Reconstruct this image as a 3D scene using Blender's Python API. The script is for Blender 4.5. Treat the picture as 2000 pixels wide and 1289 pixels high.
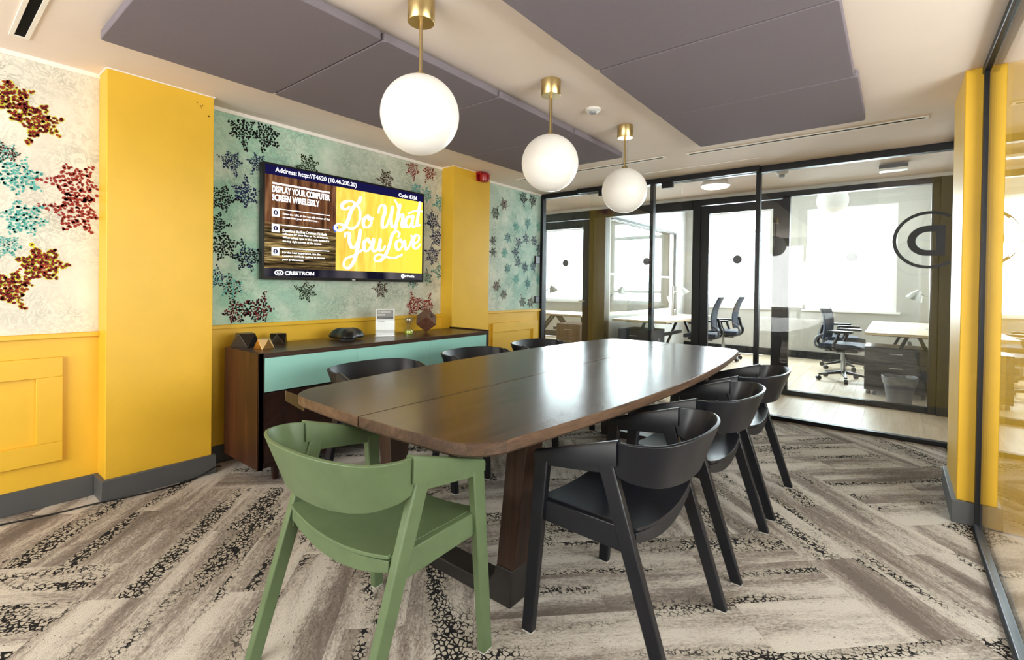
import bpy, bmesh, math, random
from mathutils import Vector, Matrix, Euler
random.seed(7)
PI = math.pi
for o in list(bpy.data.objects): bpy.data.objects.remove(o, do_unlink=True)
scene = bpy.context.scene
COL = scene.collection

# ------------------------------------------------------------------ camera, world, light, exposure
D = 5.069; XL = -3.5556; XP = -3.3886; XR = 0.348; HC = 2.3816; OC = 2.95; D2 = 6.35; YB = -2.4; YW = 9.9
cam_d = bpy.data.cameras.new('camera'); cam = bpy.data.objects.new('camera', cam_d); COL.objects.link(cam)
F_PX, CY_PX, YAW, PITCH, ROLL = 940.78, 566.45, 0.671741, -0.009716, -0.013661
cam_d.sensor_fit = 'HORIZONTAL'; cam_d.sensor_width = 36.0
cam_d.lens = 36.0 * F_PX / 2000.0
cam_d.shift_y = -(644.5 - CY_PX) / 2000.0
fw = Vector((-math.sin(YAW) * math.cos(PITCH), math.cos(YAW) * math.cos(PITCH), math.sin(PITCH)))
rt0 = Vector((math.cos(YAW), math.sin(YAW), 0)); dn0 = fw.cross(rt0)
rt = math.cos(ROLL) * rt0 + math.sin(ROLL) * dn0
dn = -math.sin(ROLL) * rt0 + math.cos(ROLL) * dn0
m = Matrix((rt, -dn, -fw)).transposed().to_4x4(); m.translation = Vector((0, 0, 1.22))
cam.matrix_world = m
cam_d.clip_start = 0.02; cam_d.clip_end = 200
scene.camera = cam

w = bpy.data.worlds.new('sky'); scene.world = w; w.use_nodes = True
bg = w.node_tree.nodes['Background']; bg.inputs[0].default_value = (0.86, 0.94, 1.0, 1); bg.inputs[1].default_value = 3.2

def area_light(name, loc, rot, sx, sy, power, color=(1, 1, 1)):
    l = bpy.data.lights.new(name, 'AREA'); l.shape = 'RECTANGLE'; l.size = sx; l.size_y = sy
    l.energy = power; l.color = color
    o = bpy.data.objects.new(name, l); o.location = loc; o.rotation_euler = rot; COL.objects.link(o); return o
# daylight at the far office windows; hall and rear fill lights are added
area_light('daylight_and_fill', (-0.62, YW + 0.16, 1.75), (-PI / 2, 0, 0), 1.25, 1.75, 140, (0.86, 0.94, 1.0))
area_light('daylight_and_fill', (-2.4, YW + 0.16, 1.75), (-PI / 2, 0, 0), 1.15, 1.75, 140, (0.86, 0.94, 1.0))
area_light('daylight_and_fill', (-6.2, YW + 0.16, 1.75), (-PI / 2, 0, 0), 1.6, 1.75, 150, (0.86, 0.94, 1.0))
area_light('daylight_and_fill', (2.06, 1.5, 1.42), (0, PI / 2, 0), 1.05, 2.6, 105, (1.0, 0.96, 0.9))  # fill added at an assumed hall window, out of view
area_light('daylight_and_fill', (-3.62, 7.95, 1.53), (0, -PI / 2, 0), 1.42, 2.6, 140, (0.88, 0.95, 1.0))
area_light('daylight_and_fill', (-1.6, YB - 0.12, 1.5), (PI / 2, 0, 0), 3.0, 1.5, 112, (1.0, 0.95, 0.90))  # fill added behind the camera, at an assumed rear window

scene.view_settings.view_transform = 'Standard'; scene.view_settings.look = 'None'
scene.view_settings.exposure = 0.42; scene.view_settings.gamma = 1.0; scene.view_settings.use_curve_mapping = False
cy = scene.cycles
cy.max_bounces = 10; cy.diffuse_bounces = 5; cy.glossy_bounces = 5; cy.transmission_bounces = 6; cy.transparent_max_bounces = 32
cy.sample_clamp_indirect = 6.0; cy.caustics_reflective = False; cy.caustics_refractive = False
cy.use_denoising = True
try: cy.denoiser = 'OPENIMAGEDENOISE'
except Exception: pass

# ------------------------------------------------------------------ materials
def lin(c):
    def f(v):
        v /= 255.0
        return v / 12.92 if v <= 0.04045 else ((v + 0.055) / 1.055) ** 2.4
    return (f(c[0]), f(c[1]), f(c[2]), 1)
MATS = {}
class NT:
    def __init__(s, name):
        s.m = bpy.data.materials.new(name); s.m.use_nodes = True; s.t = s.m.node_tree; s.t.nodes.clear()
        s.out = s.n('ShaderNodeOutputMaterial')
    def n(s, t, **kw):
        x = s.t.nodes.new(t)
        for k, v in kw.items():
            if k.startswith('i_'):
                x.inputs[k[2:].replace('_', ' ')].default_value = v
            else: setattr(x, k, v)
        return x
    def l(s, a, b): s.t.links.new(a, b)
    def math(s, op, a, b=None, c=None, clamp=False):
        x = s.n('ShaderNodeMath', operation=op); x.use_clamp = clamp
        for i, v in enumerate((a, b, c)):
            if v is None: continue
            if isinstance(v, (int, float)): x.inputs[i].default_value = v
            else: s.l(v, x.inputs[i])
        return x.outputs[0]
    def mix(s, f, a, b):
        x = s.n('ShaderNodeMix', data_type='RGBA')
        for sock, v in ((x.inputs[0], f), (x.inputs[6], a), (x.inputs[7], b)):
            if isinstance(v, (int, float, tuple)): sock.default_value = v
            else: s.l(v, sock)
        return x.outputs[2]
    def ramp(s, fac, stops):
        x = s.n('ShaderNodeValToRGB'); e = x.color_ramp.elements
        while len(e) < len(stops): e.new(0.5)
        for i, (p, c) in enumerate(stops):
            e[i].position = p; e[i].color = c if len(c) == 4 else (*c, 1)
        s.l(fac, x.inputs[0]); return x.outputs[0]
    def noise(s, vec, scale, detail=3, rough=0.5, dist=0.0):
        x = s.n('ShaderNodeTexNoise'); x.inputs['Scale'].default_value = scale; x.inputs['Detail'].default_value = detail
        x.inputs['Roughness'].default_value = rough; x.inputs['Distortion'].default_value = dist
        if vec is not None: s.l(vec, x.inputs['Vector'])
        return x.outputs[0]
    def mapping(s, vec, scale=(1, 1, 1), loc=(0, 0, 0), rot=(0, 0, 0)):
        x = s.n('ShaderNodeMapping'); x.inputs['Scale'].default_value = scale; x.inputs['Location'].default_value = loc; x.inputs['Rotation'].default_value = rot
        s.l(vec, x.inputs['Vector']); return x.outputs[0]
    def coord(s, which='Object'):
        return s.n('ShaderNodeTexCoord').outputs[which]
    def principled(s, color, rough=0.5, metal=0.0, spec=0.5, bump=None, bump_s=0.1, bump_d=0.002, coat=0.0):
        p = s.n('ShaderNodeBsdfPrincipled')
        if isinstance(color, tuple): p.inputs['Base Color'].default_value = color
        else: s.l(color, p.inputs['Base Color'])
        if isinstance(rough, (int, float)): p.inputs['Roughness'].default_value = rough
        else: s.l(rough, p.inputs['Roughness'])
        p.inputs['Metallic'].default_value = metal
        p.inputs['Specular IOR Level'].default_value = spec
        p.inputs['Coat Weight'].default_value = coat
        if bump is not None:
            b = s.n('ShaderNodeBump'); b.inputs['Strength'].default_value = bump_s; b.inputs['Distance'].default_value = bump_d
            s.l(bump, b.inputs['Height']); s.l(b.outputs[0], p.inputs['Normal'])
        s.l(p.outputs[0], s.out.inputs[0]); return p
    def emit(s, color, strength):
        e = s.n('ShaderNodeEmission'); e.inputs[1].default_value = strength
        if isinstance(color, tuple): e.inputs[0].default_value = color
        else: s.l(color, e.inputs[0])
        s.l(e.outputs[0], s.out.inputs[0]); return e

def simple(name, rgb, rough=0.5, metal=0.0, spec=0.5, noise_amt=0.06, scale=6.0, bump_s=0.0, bump_scale=200.0):
    t = NT(name); c = lin(rgb); co = t.coord()
    nz = t.noise(co, scale, 4, 0.6)
    dark = tuple(v * (1 - noise_amt * 2.0) for v in c[:3]) + (1,)
    lite = tuple(min(1, v * (1 + noise_amt)) for v in c[:3]) + (1,)
    colr = t.ramp(nz, [(0.3, dark), (0.7, lite)])
    b = t.noise(co, bump_scale, 2, 0.5) if bump_s > 0 else None
    t.principled(colr, rough, metal, spec, b, bump_s)
    MATS[name] = t.m; return t.m

def wood(name, c1, c2, rough=0.4, axis=1, scale=1.0, spec=0.4, bump_s=0.08, stripes=0.0):
    """grain runs along the given object axis"""
    t = NT(name); co = t.coord()
    sc = [14 * scale] * 3; sc[axis] = 0.9 * scale
    v = t.mapping(co, tuple(sc))
    n1 = t.noise(v, 1.6, 6, 0.65, 0.6)
    sc2 = [90 * scale] * 3; sc2[axis] = 2.5 * scale
    n2 = t.noise(t.mapping(co, tuple(sc2)), 1.5, 4, 0.7)
    f = t.math('ADD', t.math('MULTIPLY', n1, 0.65), t.math('MULTIPLY', n2, 0.35))
    col = t.ramp(f, [(0.34, lin(c1)), (0.66, lin(c2))])
    if stripes:
        sep = t.n('ShaderNodeSeparateXYZ'); t.l(co, sep.inputs[0])
        sn = t.math('FLOOR', t.math('MULTIPLY', sep.outputs[0], stripes))
        wn = t.n('ShaderNodeTexWhiteNoise', noise_dimensions='1D'); t.l(sn, wn.inputs['W'])
        col = t.mix(t.math('MULTIPLY', wn.outputs[0], 0.6), col, lin(c1))
    t.principled(col, rough, 0, spec, n2, bump_s, 0.001)
    MATS[name] = t.m; return t.m

simple('yellow_paint', (226, 180, 50), 0.42, 0, 0.45, 0.03, 3.0, 0.10, 90)
simple('grey_skirting', (82, 83, 84), 0.5, 0, 0.4, 0.03)
simple('ceiling_white', (238, 224, 214), 0.75, 0, 0.2, 0.02, 2.0)
simple('trim_white', (240, 234, 226), 0.6, 0, 0.3, 0.02)
simple('felt_grey', (130, 122, 130), 0.95, 0, 0.1, 0.08, 300, 0.25, 500)
simple('felt_edge', (112, 108, 114), 0.95, 0, 0.1, 0.08, 300)
simple('olive_frame', (58, 55, 47), 0.45, 0, 0.3, 0.08)
simple('black_frame', (13, 14, 19), 0.42, 0, 0.35, 0.05)
simple('black_plastic', (16, 16, 18), 0.32, 0, 0.5, 0.05)
simple('dark_slot', (6, 6, 7), 0.8, 0, 0.1, 0.02)
simple('alu_channel', (120, 128, 140), 0.35, 0.8, 0.5, 0.05)
simple('mint_lacquer', (146, 200, 190), 0.35, 0, 0.4, 0.01, 2.0)
simple('green_stain', (92, 110, 78), 0.42, 0, 0.35, 0.05, 18)
simple('navy_stain', (21, 23, 30), 0.36, 0, 0.4, 0.08, 18, 0.05, 120)
simple('dark_metal', (58, 55, 54), 0.42, 0.55, 0.4, 0.12, 7.0)
simple('white_plastic', (232, 230, 226), 0.4, 0, 0.4, 0.01)
simple('red_plastic', (150, 16, 24), 0.28, 0, 0.5, 0.02)
simple('grey_plastic', (96, 98, 106), 0.4, 0, 0.4, 0.03)
simple('glide_white', (200, 198, 192), 0.5, 0, 0.4, 0.01)
simple('office_wall', (176, 172, 163), 0.7, 0, 0.3, 0.01)
simple('office_white', (200, 200, 198), 0.5, 0, 0.3, 0.01)
simple('hall_wall', (206, 186, 160), 0.7, 0, 0.3, 0.02)
simple('steel', (190, 188, 182), 0.28, 0.9, 0.5, 0.03)
simple('blue_grey_fabric', (58, 64, 78), 0.7, 0, 0.3, 0.1, 60)
simple('lime_sand', (205, 222, 40), 0.8, 0, 0.2, 0.1, 300)
simple('bag_grey', (120, 120, 120), 0.45, 0, 0.4, 0.15, 20)
simple('paper_white', (245, 245, 243), 0.6, 0, 0.3, 0.01)
simple('paper_grey', (150, 152, 156), 0.6, 0, 0.3, 0.03)
simple('beige_cabinet', (196, 184, 150), 0.6, 0, 0.3, 0.03)
wood('table_wood', (34, 26, 24), (84, 60, 49), 0.25, 1, 1.0, 0.32, 0.06)
wood('table_edge_wood', (54, 41, 33), (116, 90, 70), 0.45, 1, 1.2, 0.35, 0.08, 7.0)
wood('table_leg_wood', (28, 18, 14), (64, 43, 32), 0.45, 2, 1.0, 0.35)
wood('walnut_side', (30, 15, 8), (84, 48, 26), 0.45, 2, 0.9, 0.35, 0.06, 18.0)
wood('walnut_dark', (24, 12, 9), (52, 27, 20), 0.38, 2, 1.0, 0.4)
wood('walnut_top', (30, 19, 14), (74, 52, 40), 0.30, 1, 1.0, 0.5)
wood('cube_wood', (58, 33, 24), (122, 82, 62), 0.4, 0, 2.0, 0.4)
wood('oak_floor', (200, 178, 148), (232, 216, 190), 0.38, 1, 0.8, 0.4, 0.05)
wood('desk_wood', (214, 186, 146), (238, 216, 184), 0.4, 1, 1.0, 0.4, 0.03)
wood('brown_cabinet', (92, 68, 48), (138, 106, 78), 0.5, 2, 1.0, 0.3)

def brushed(name, rgb, rough):
    t = NT(name); co = t.coord()
    n = t.noise(t.mapping(co, (60, 60, 3)), 3, 3, 0.6)
    c = lin(rgb)
    col = t.ramp(n, [(0.3, tuple(v * 0.8 for v in c[:3]) + (1,)), (0.7, c)])
    t.principled(col, rough, 1.0, 0.5); MATS[name] = t.m
brushed('brass', (214, 190, 136), 0.30)
brushed('dull_brass', (210, 182, 130), 0.45)
brushed('gunmetal', (70, 64, 58), 0.30)
brushed('copper_gold', (206, 160, 96), 0.30)

def glass(name, tint=(0.97, 0.985, 0.98), f0=0.035, gain=1.0, rough=0.0):
    t = NT(name)
    g = t.n('ShaderNodeNewGeometry')
    dp = t.n('ShaderNodeVectorMath', operation='DOT_PRODUCT'); t.l(g.outputs['Incoming'], dp.inputs[0]); t.l(g.outputs['Normal'], dp.inputs[1])
    c = t.math('ABSOLUTE', dp.outputs['Value'])
    p = t.math('POWER', t.math('SUBTRACT', 1.0, c), 5.0)
    fr = t.math('MULTIPLY', t.math('ADD', f0, t.math('MULTIPLY', p, 1.0 - f0)), gain, clamp=True)
    tr = t.n('ShaderNodeBsdfTransparent'); tr.inputs[0].default_value = (*tint, 1)
    gl = t.n('ShaderNodeBsdfGlossy'); gl.inputs['Roughness'].default_value = rough; gl.inputs[0].default_value = (1, 1, 1, 1)
    mx = t.n('ShaderNodeMixShader'); t.l(fr, mx.inputs[0]); t.l(tr.outputs[0], mx.inputs[1]); t.l(gl.outputs[0], mx.inputs[2])
    t.l(mx.outputs[0], t.out.inputs[0]); MATS[name] = t.m
glass('clear_glass'); glass('thin_glass', (0.96, 0.97, 0.97), 0.05); glass('bulb_glass', (0.90, 0.92, 0.92), 0.14)

def globe_mat():
    t = NT('opal_glass')
    p = t.n('ShaderNodeBsdfPrincipled'); p.inputs['Base Color'].default_value = lin((232, 229, 223)); p.inputs['Roughness'].default_value = 0.35
    p.inputs['Emission Color'].default_value = (1.0, 0.95, 0.87, 1); p.inputs['Emission Strength'].default_value = 0.13
    t.l(p.outputs[0], t.out.inputs[0]); MATS['opal_glass'] = t.m
globe_mat()
t = NT('lamp_light'); t.emit((1.0, 0.86, 0.66, 1), 6.0); MATS['lamp_light'] = t.m
t = NT('screen_white'); t.emit((1, 1, 1, 1), 1.6); MATS['screen_white'] = t.m
t = NT('screen_navy'); t.emit(lin((22, 20, 62)), 1.0); MATS['screen_navy'] = t.m
t = NT('screen_footer')
t.emit(t.ramp(t.noise(t.mapping(t.coord(), (1, 4, 1)), 1.2, 1), [(0.35, lin((20, 19, 34))), (0.7, lin((92, 88, 92)))]), 1.0); MATS['screen_footer'] = t.m
t = NT('screen_blue'); t.emit(lin((80, 110, 220)), 1.0); MATS['screen_blue'] = t.m

def screen_photo():
    t = NT('screen_photo'); co = t.coord()
    sep = t.n('ShaderNodeSeparateXYZ'); t.l(co, sep.inputs[0])
    n1 = t.noise(t.mapping(co, (1, 26, 2.5)), 1.0, 4, 0.6)
    up = t.ramp(n1, [(0.35, lin((44, 26, 18))), (0.5, lin((104, 66, 44))), (0.68, lin((150, 110, 74)))])
    n2 = t.noise(t.mapping(co, (1, 3.0, 60), rot=(0.35, 0, 0)), 1.0, 4, 0.65)
    lo = t.ramp(n2, [(0.38, lin((30, 24, 16))), (0.52, lin((96, 78, 48))), (0.64, lin((196, 168, 110)))])
    f = t.math('MULTIPLY', t.math('ADD', sep.outputs[2], 0.06), 14.0, clamp=True)
    c = t.mix(f, lo, up)
    t.emit(c, 0.9); MATS['screen_photo'] = t.m
    t = NT('screen_yellow'); co = t.coord()
    sep = t.n('ShaderNodeSeparateXYZ'); t.l(co, sep.inputs[0])
    n = t.noise(t.mapping(co, (1, 18, 3)), 1.0, 4, 0.6)
    base = t.ramp(n, [(0.35, lin((240, 182, 70))), (0.55, lin((250, 208, 88))), (0.7, lin((255, 232, 140)))])
    f = t.math('MULTIPLY', t.math('ADD', sep.outputs[1], -0.0), 1.6, clamp=True)
    c = t.mix(f, base, lin((250, 218, 70)))
    t.emit(c, 1.0); MATS['screen_yellow'] = t.m
screen_photo()

def wallpaper(name, stops, vein, vein_amt):
    """marbled paper ground; colour drifts along the wall (position along Y)"""
    t = NT(name); pos = t.n('ShaderNodeNewGeometry').outputs['Position']
    sep = t.n('ShaderNodeSeparateXYZ'); t.l(pos, sep.inputs[0])
    n0 = t.noise(pos, 1.7, 4, 0.6)
    f = t.math('ADD', t.math('MULTIPLY', t.math('SUBTRACT', sep.outputs[1], -2.5), 1 / 7.6), t.math('MULTIPLY', t.math('SUBTRACT', n0, 0.5), 0.10))
    base = t.ramp(f, stops)
    n1 = t.noise(pos, 13.0, 6, 0.65, 2.2)
    veins = t.math('SUBTRACT', 1.0, t.math('MULTIPLY', t.math('ABSOLUTE', t.math('SUBTRACT', n1, 0.5)), 15.0), clamp=True)
    n2 = t.noise(pos, 3.2, 5, 0.6)
    mask = t.math('MULTIPLY', t.math('SUBTRACT', n2, 0.36), 3.0, clamp=True)
    c = t.mix(t.math('MULTIPLY', t.math('MULTIPLY', veins, mask), vein_amt), base, vein)
    n3 = t.noise(pos, 5.0, 4, 0.6)
    c = t.mix(t.math('MULTIPLY', t.math('SUBTRACT', n3, 0.42), 1.6, clamp=True), c, lin((244, 240, 226)))
    t.principled(c, 0.65, 0, 0.25); MATS[name] = t.m
wallpaper('marbled_paper', [(0.0, lin((222, 215, 200))), (0.42, lin((222, 215, 202))), (0.455, lin((150, 196, 172))), (0.56, lin((166, 204, 182))), (0.64, lin((184, 196, 176))), (0.78, lin((206, 202, 180))), (0.84, lin((202, 208, 192))), (0.93, lin((164, 200, 186)))], lin((92, 110, 102)), 0.7)
PRINT = {'k': (24, 22, 26), 'n': (42, 48, 92), 'b': (72, 38, 26), 'r': (150, 52, 42), 'm': (112, 26, 32), 't': (96, 178, 170), 'g': (44, 60, 30), 'y': (206, 206, 60)}
for k, c in PRINT.items(): simple('print_' + k, c, 0.65, 0, 0.2, 0.12, 60)

def carpet():
    t = NT('carpet'); co = t.coord()
    oi = t.n('ShaderNodeObjectInfo')
    off = t.n('ShaderNodeCombineXYZ'); t.l(t.math('MULTIPLY', oi.outputs['Random'], 37.0), off.inputs[0]); t.l(t.math('MULTIPLY', oi.outputs['Random'], 91.0), off.inputs[1])
    av = t.n('ShaderNodeVectorMath', operation='ADD'); t.l(co, av.inputs[0]); t.l(off.outputs[0], av.inputs[1]); v = av.outputs[0]
    band = t.noise(t.mapping(v, (0.8, 6.5, 1)), 1.0, 2, 0.5)
    fine = t.noise(t.mapping(v, (10, 45, 1)), 1.0, 5, 0.75)
    blot = t.noise(t.mapping(v, (55, 120, 1)), 1.0, 3, 0.7)
    pile = t.noise(v, 260, 3, 0.75)
    tone = t.math('ADD', t.math('MULTIPLY', t.math('SUBTRACT', oi.outputs['Random'], 0.5), 0.06), t.math('ADD', t.math('MULTIPLY', band, 0.52), t.math('ADD', t.math('MULTIPLY', fine, 0.24), t.math('MULTIPLY', blot, 0.24))))
    col = t.ramp(tone, [(0.40, lin((130, 119, 111))), (0.47, lin((165, 154, 145))), (0.51, lin((202, 193, 182))), (0.57, lin((228, 220, 209)))])
    vo = t.n('ShaderNodeTexVoronoi', feature='DISTANCE_TO_EDGE'); vo.inputs['Scale'].default_value = 56.0
    wob = t.n('ShaderNodeTexNoise'); wob.inputs['Scale'].default_value = 80; t.l(v, wob.inputs['Vector'])
    mv = t.n('ShaderNodeVectorMath', operation='MULTIPLY_ADD'); t.l(wob.outputs['Color'], mv.inputs[0]); mv.inputs[1].default_value = (0.010, 0.010, 0); t.l(t.mapping(v, (0.8, 1, 1)), mv.inputs[2]); t.l(mv.outputs[0], vo.inputs['Vector'])
    crack_band = t.noise(t.mapping(v, (1.0, 6.0, 1), loc=(5.3, 2.2, 0)), 1.0, 2, 0.5)
    cm = t.math('MULTIPLY', t.math('SUBTRACT', crack_band, 0.502), 6.5, clamp=True)
    wd = t.math('ADD', 0.04, t.math('MULTIPLY', cm, 0.10))
    brk = t.math('GREATER_THAN', t.math('ADD', t.noise(v, 30, 4, 0.7), t.math('MULTIPLY', cm, 0.13)), 0.525)
    crk = t.math('MULTIPLY', t.math('MULTIPLY', t.math('LESS_THAN', vo.outputs['Distance'], wd), t.math('MULTIPLY', cm, 1.8, clamp=True)), brk)
    cell = t.mix(t.math('MULTIPLY', cm, 0.85), col, lin((210, 200, 183)))
    col = t.mix(crk, cell, lin((40, 39, 42)))
    col = t.mix(t.math('MULTIPLY', t.math('SUBTRACT', pile, 0.30), 2.2, clamp=True), t.mix(0.38, col, (0.02, 0.018, 0.016, 1)), col)
    fleck = t.math('MULTIPLY', t.math('GREATER_THAN', t.noise(t.mapping(v, (60, 130, 1)), 1.0, 2, 0.6), 0.66), t.math('GREATER_THAN', t.noise(t.mapping(v, (2.0, 6.0, 1)), 1.0, 2, 0.5), 0.52))
    col = t.mix(t.math('MULTIPLY', fleck, 0.75), col, lin((56, 52, 50)))
    h = t.math('SUBTRACT', pile, t.math('MULTIPLY', crk, 0.4))
    t.principled(col, 0.95, 0, 0.05, h, 0.7, 0.006); MATS['carpet'] = t.m
carpet()
M = MATS

# ------------------------------------------------------------------ mesh helpers
class MB:
    def __init__(s): s.v = []; s.f = []; s.mi = []; s.cur = 0
    def add(s, vs, fs):
        b = len(s.v); s.v += [tuple(x) for x in vs]; s.f += [[b + i for i in f] for f in fs]; s.mi += [s.cur] * len(fs); return s
    def hexa(s, p):   # 4 bottom (ccw from above), 4 top
        return s.add(p, [(3, 2, 1, 0), (4, 5, 6, 7), (0, 1, 5, 4), (1, 2, 6, 5), (2, 3, 7, 6), (3, 0, 4, 7)])
    def box(s, x0, x1, y0, y1, z0, z1):
        return s.hexa([(x0, y0, z0), (x1, y0, z0), (x1, y1, z0), (x0, y1, z0), (x0, y0, z1), (x1, y0, z1), (x1, y1, z1), (x0, y1, z1)])
    def beam(s, a, b, w, h, w2=None, h2=None, up=(0, 0, 1)):
        a = Vector(a); b = Vector(b); d = (b - a).normalized(); u = Vector(up)
        if abs(d.dot(u)) > 0.98: u = Vector((0, 1, 0))
        r = d.cross(u).normalized(); u = r.cross(d).normalized()
        w2 = w if w2 is None else w2; h2 = h if h2 is None else h2
        q = lambda c, W, Hh: [c - r * W / 2 - u * Hh / 2, c + r * W / 2 - u * Hh / 2, c + r * W / 2 + u * Hh / 2, c - r * W / 2 + u * Hh / 2]
        A = q(a, w, h); B = q(b, w2, h2)
        return s.add(A + B, [(0, 1, 2, 3), (7, 6, 5, 4), (0, 4, 5, 1), (1, 5, 6, 2), (2, 6, 7, 3), (3, 7, 4, 0)])
    def prism(s, pts, z0, z1, fn=None):
        """extrude a 2-D ring (list of (a,b)); fn maps (a,b,c) to a 3-D point"""
        fn = fn or (lambda a, b, c: (a, b, c)); n = len(pts)
        vs = [fn(a, b, z0) for a, b in pts] + [fn(a, b, z1) for a, b in pts]
        return s.add(vs, [tuple(range(n - 1, -1, -1)), tuple(range(n, 2 * n))] + [(i, (i + 1) % n, n + (i + 1) % n, n + i) for i in range(n)])
    def loft(s, rings, caps=True, closed=True):
        n = len(rings[0]); vs = [p for r in rings for p in r]; fs = []
        for k in range(len(rings) - 1):
            for i in range(n if closed else n - 1):
                j = (i + 1) % n; fs.append((k * n + i, k * n + j, (k + 1) * n + j, (k + 1) * n + i))
        if caps: fs += [tuple(range(n - 1, -1, -1)), tuple((len(rings) - 1) * n + i for i in range(n))]
        return s.add(vs, fs)
    def lathe(s, prof, c=(0, 0, 0), seg=24):
        rings = [[(c[0] + r * math.cos(2 * PI * i / seg), c[1] + r * math.sin(2 * PI * i / seg), c[2] + z) for i in range(seg)] for r, z in prof]
        return s.loft(rings)
    def tube(s, path, r, seg=8):
        P = [Vector(p) for p in path]; rings = []
        for i, p in enumerate(P):
            d = (P[min(i + 1, len(P) - 1)] - P[max(i - 1, 0)]).normalized()
            u = Vector((0, 0, 1)) if abs(d.z) < 0.95 else Vector((1, 0, 0))
            a = d.cross(u).normalized(); b = d.cross(a).normalized(); rr = r[i] if isinstance(r, (list, tuple)) else r
            rings.append([p + (a * math.cos(2 * PI * k / seg) + b * math.sin(2 * PI * k / seg)) * rr for k in range(seg)])
        return s.loft(rings)
    def grid_solid(s, fn, nu, nv, th):
        """fn(u,v)->(point, normal); a curved sheet with thickness"""
        top = []; bot = []
        for i in range(nu + 1):
            for j in range(nv + 1):
                p, nrm = fn(i / nu, j / nv); p = Vector(p); nrm = Vector(nrm).normalized(); top.append(p + nrm * th / 2); bot.append(p - nrm * th / 2)
        W = nv + 1; N = (nu + 1) * W; fs = []
        for i in range(nu):
            for j in range(nv):
                a = i * W + j; fs.append((a, a + W, a + W + 1, a + 1)); fs.append((N + a, N + a + 1, N + a + W + 1, N + a + W))
        for i in range(nu):
            a = i * W; fs.append((a, N + a, N + a + W, a + W)); a = i * W + nv; fs.append((a, a + W, N + a + W, N + a))
        for j in range(nv):
            a = j; fs.append((a, a + 1, N + a + 1, N + a)); a = nu * W + j; fs.append((a, N + a, N + a + 1, a + 1))
        return s.add(top + bot, fs)
    def mesh(s, name, mats, smooth=None, fix=True):
        me = bpy.data.meshes.new(name); me.from_pydata([tuple(p) for p in s.v], [], s.f)
        if not isinstance(mats, (list, tuple)): mats = [mats]
        for x in mats: me.materials.append(MATS[x])
        for p, i in zip(me.polygons, s.mi): p.material_index = i
        if fix:
            bm = bmesh.new(); bm.from_mesh(me); bmesh.ops.recalc_face_normals(bm, faces=bm.faces); bm.to_mesh(me); bm.free()
        if smooth is not None:
            for p in me.polygons: p.use_smooth = True
            me.set_sharp_from_angle(angle=math.radians(smooth))
        me.update(); return me
    def build(s, name, mats, parent=None, bevel=0.0, smooth=None, segs=2, fix=True):
        me = s.mesh(name, mats, 40 if (bevel and smooth is None) else smooth, fix)
        o = bpy.data.objects.new(name, me); COL.objects.link(o)
        if parent is not None: o.parent = parent
        if bevel:
            b = o.modifiers.new('bevel', 'BEVEL'); b.width = bevel; b.segments = segs; b.limit_method = 'ANGLE'; b.angle_limit = math.radians(35)
        return o

def empty(name, loc=(0, 0, 0), rz=0.0):
    o = bpy.data.objects.new(name, None); o.location = loc; o.rotation_euler = (0, 0, rz); o.empty_display_size = 0.1
    COL.objects.link(o); return o
def tag(o, label, cat, group=None):
    o['label'] = label; o['category'] = cat
    if group: o['group'] = group
    return o
def thing(name, label, cat, loc=(0, 0, 0), rz=0.0, group=None): return tag(empty(name, loc, rz), label, cat, group)
def struct(o): o['kind'] = 'structure'; return o
def copy_tree(o, parent=None):
    c = o.copy(); COL.objects.link(c)
    if parent is not None: c.parent = parent
    for ch in o.children: copy_tree(ch, c)
    return c
def catmull(pts, n=8, closed=False):
    out = []; N = len(pts)
    for i in range(N if closed else N - 1):
        p = [pts[(i + k) % N] if closed else pts[min(max(i + k, 0), N - 1)] for k in (-1, 0, 1, 2)]
        for j in range(n):
            t = j / n
            out.append(tuple(0.5 * ((2 * b) + (c - a) * t + (2 * a - 5 * b + 4 * c - d) * t * t + (3 * b - a - 3 * c + d) * t ** 3) for a, b, c, d in zip(*p)))
    if not closed: out.append(tuple(pts[-1]))
    return out
def text_mesh(body, width, height, align='L', bold=0.0):
    """flat lettering mesh in the YZ plane facing +X, fitted to width x height, origin at its lower left (or centre)"""
    c = bpy.data.curves.new('lettering', 'FONT'); c.body = body; c.size = 1.0; c.offset = bold; c.resolution_u = 3
    o = bpy.data.objects.new('lettering', c); COL.objects.link(o)
    bpy.context.view_layer.update()
    me = bpy.data.meshes.new_from_object(o.evaluated_get(bpy.context.evaluated_depsgraph_get()))
    bpy.data.objects.remove(o, do_unlink=True); bpy.data.curves.remove(c)
    xs = [v.co.x for v in me.vertices]; ys = [v.co.y for v in me.vertices]
    x0, x1, y0, y1 = min(xs), max(xs), min(ys), max(ys)
    for v in me.vertices:
        a = (v.co.x - x0) / (x1 - x0) * width; b = (v.co.y - y0) / (y1 - y0) * height
        if align == 'C': a -= width / 2; b -= height / 2
        v.co = (0, a, b)
    me.materials.clear(); return me
def lettering(body, loc, width, height, mat, parent, align='L', bold=0.0):
    me = text_mesh(body, width, height, align, bold); me.materials.append(MATS[mat])
    o = bpy.data.objects.new('lettering', me); COL.objects.link(o); o.parent = parent; o.location = loc; return o

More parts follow.
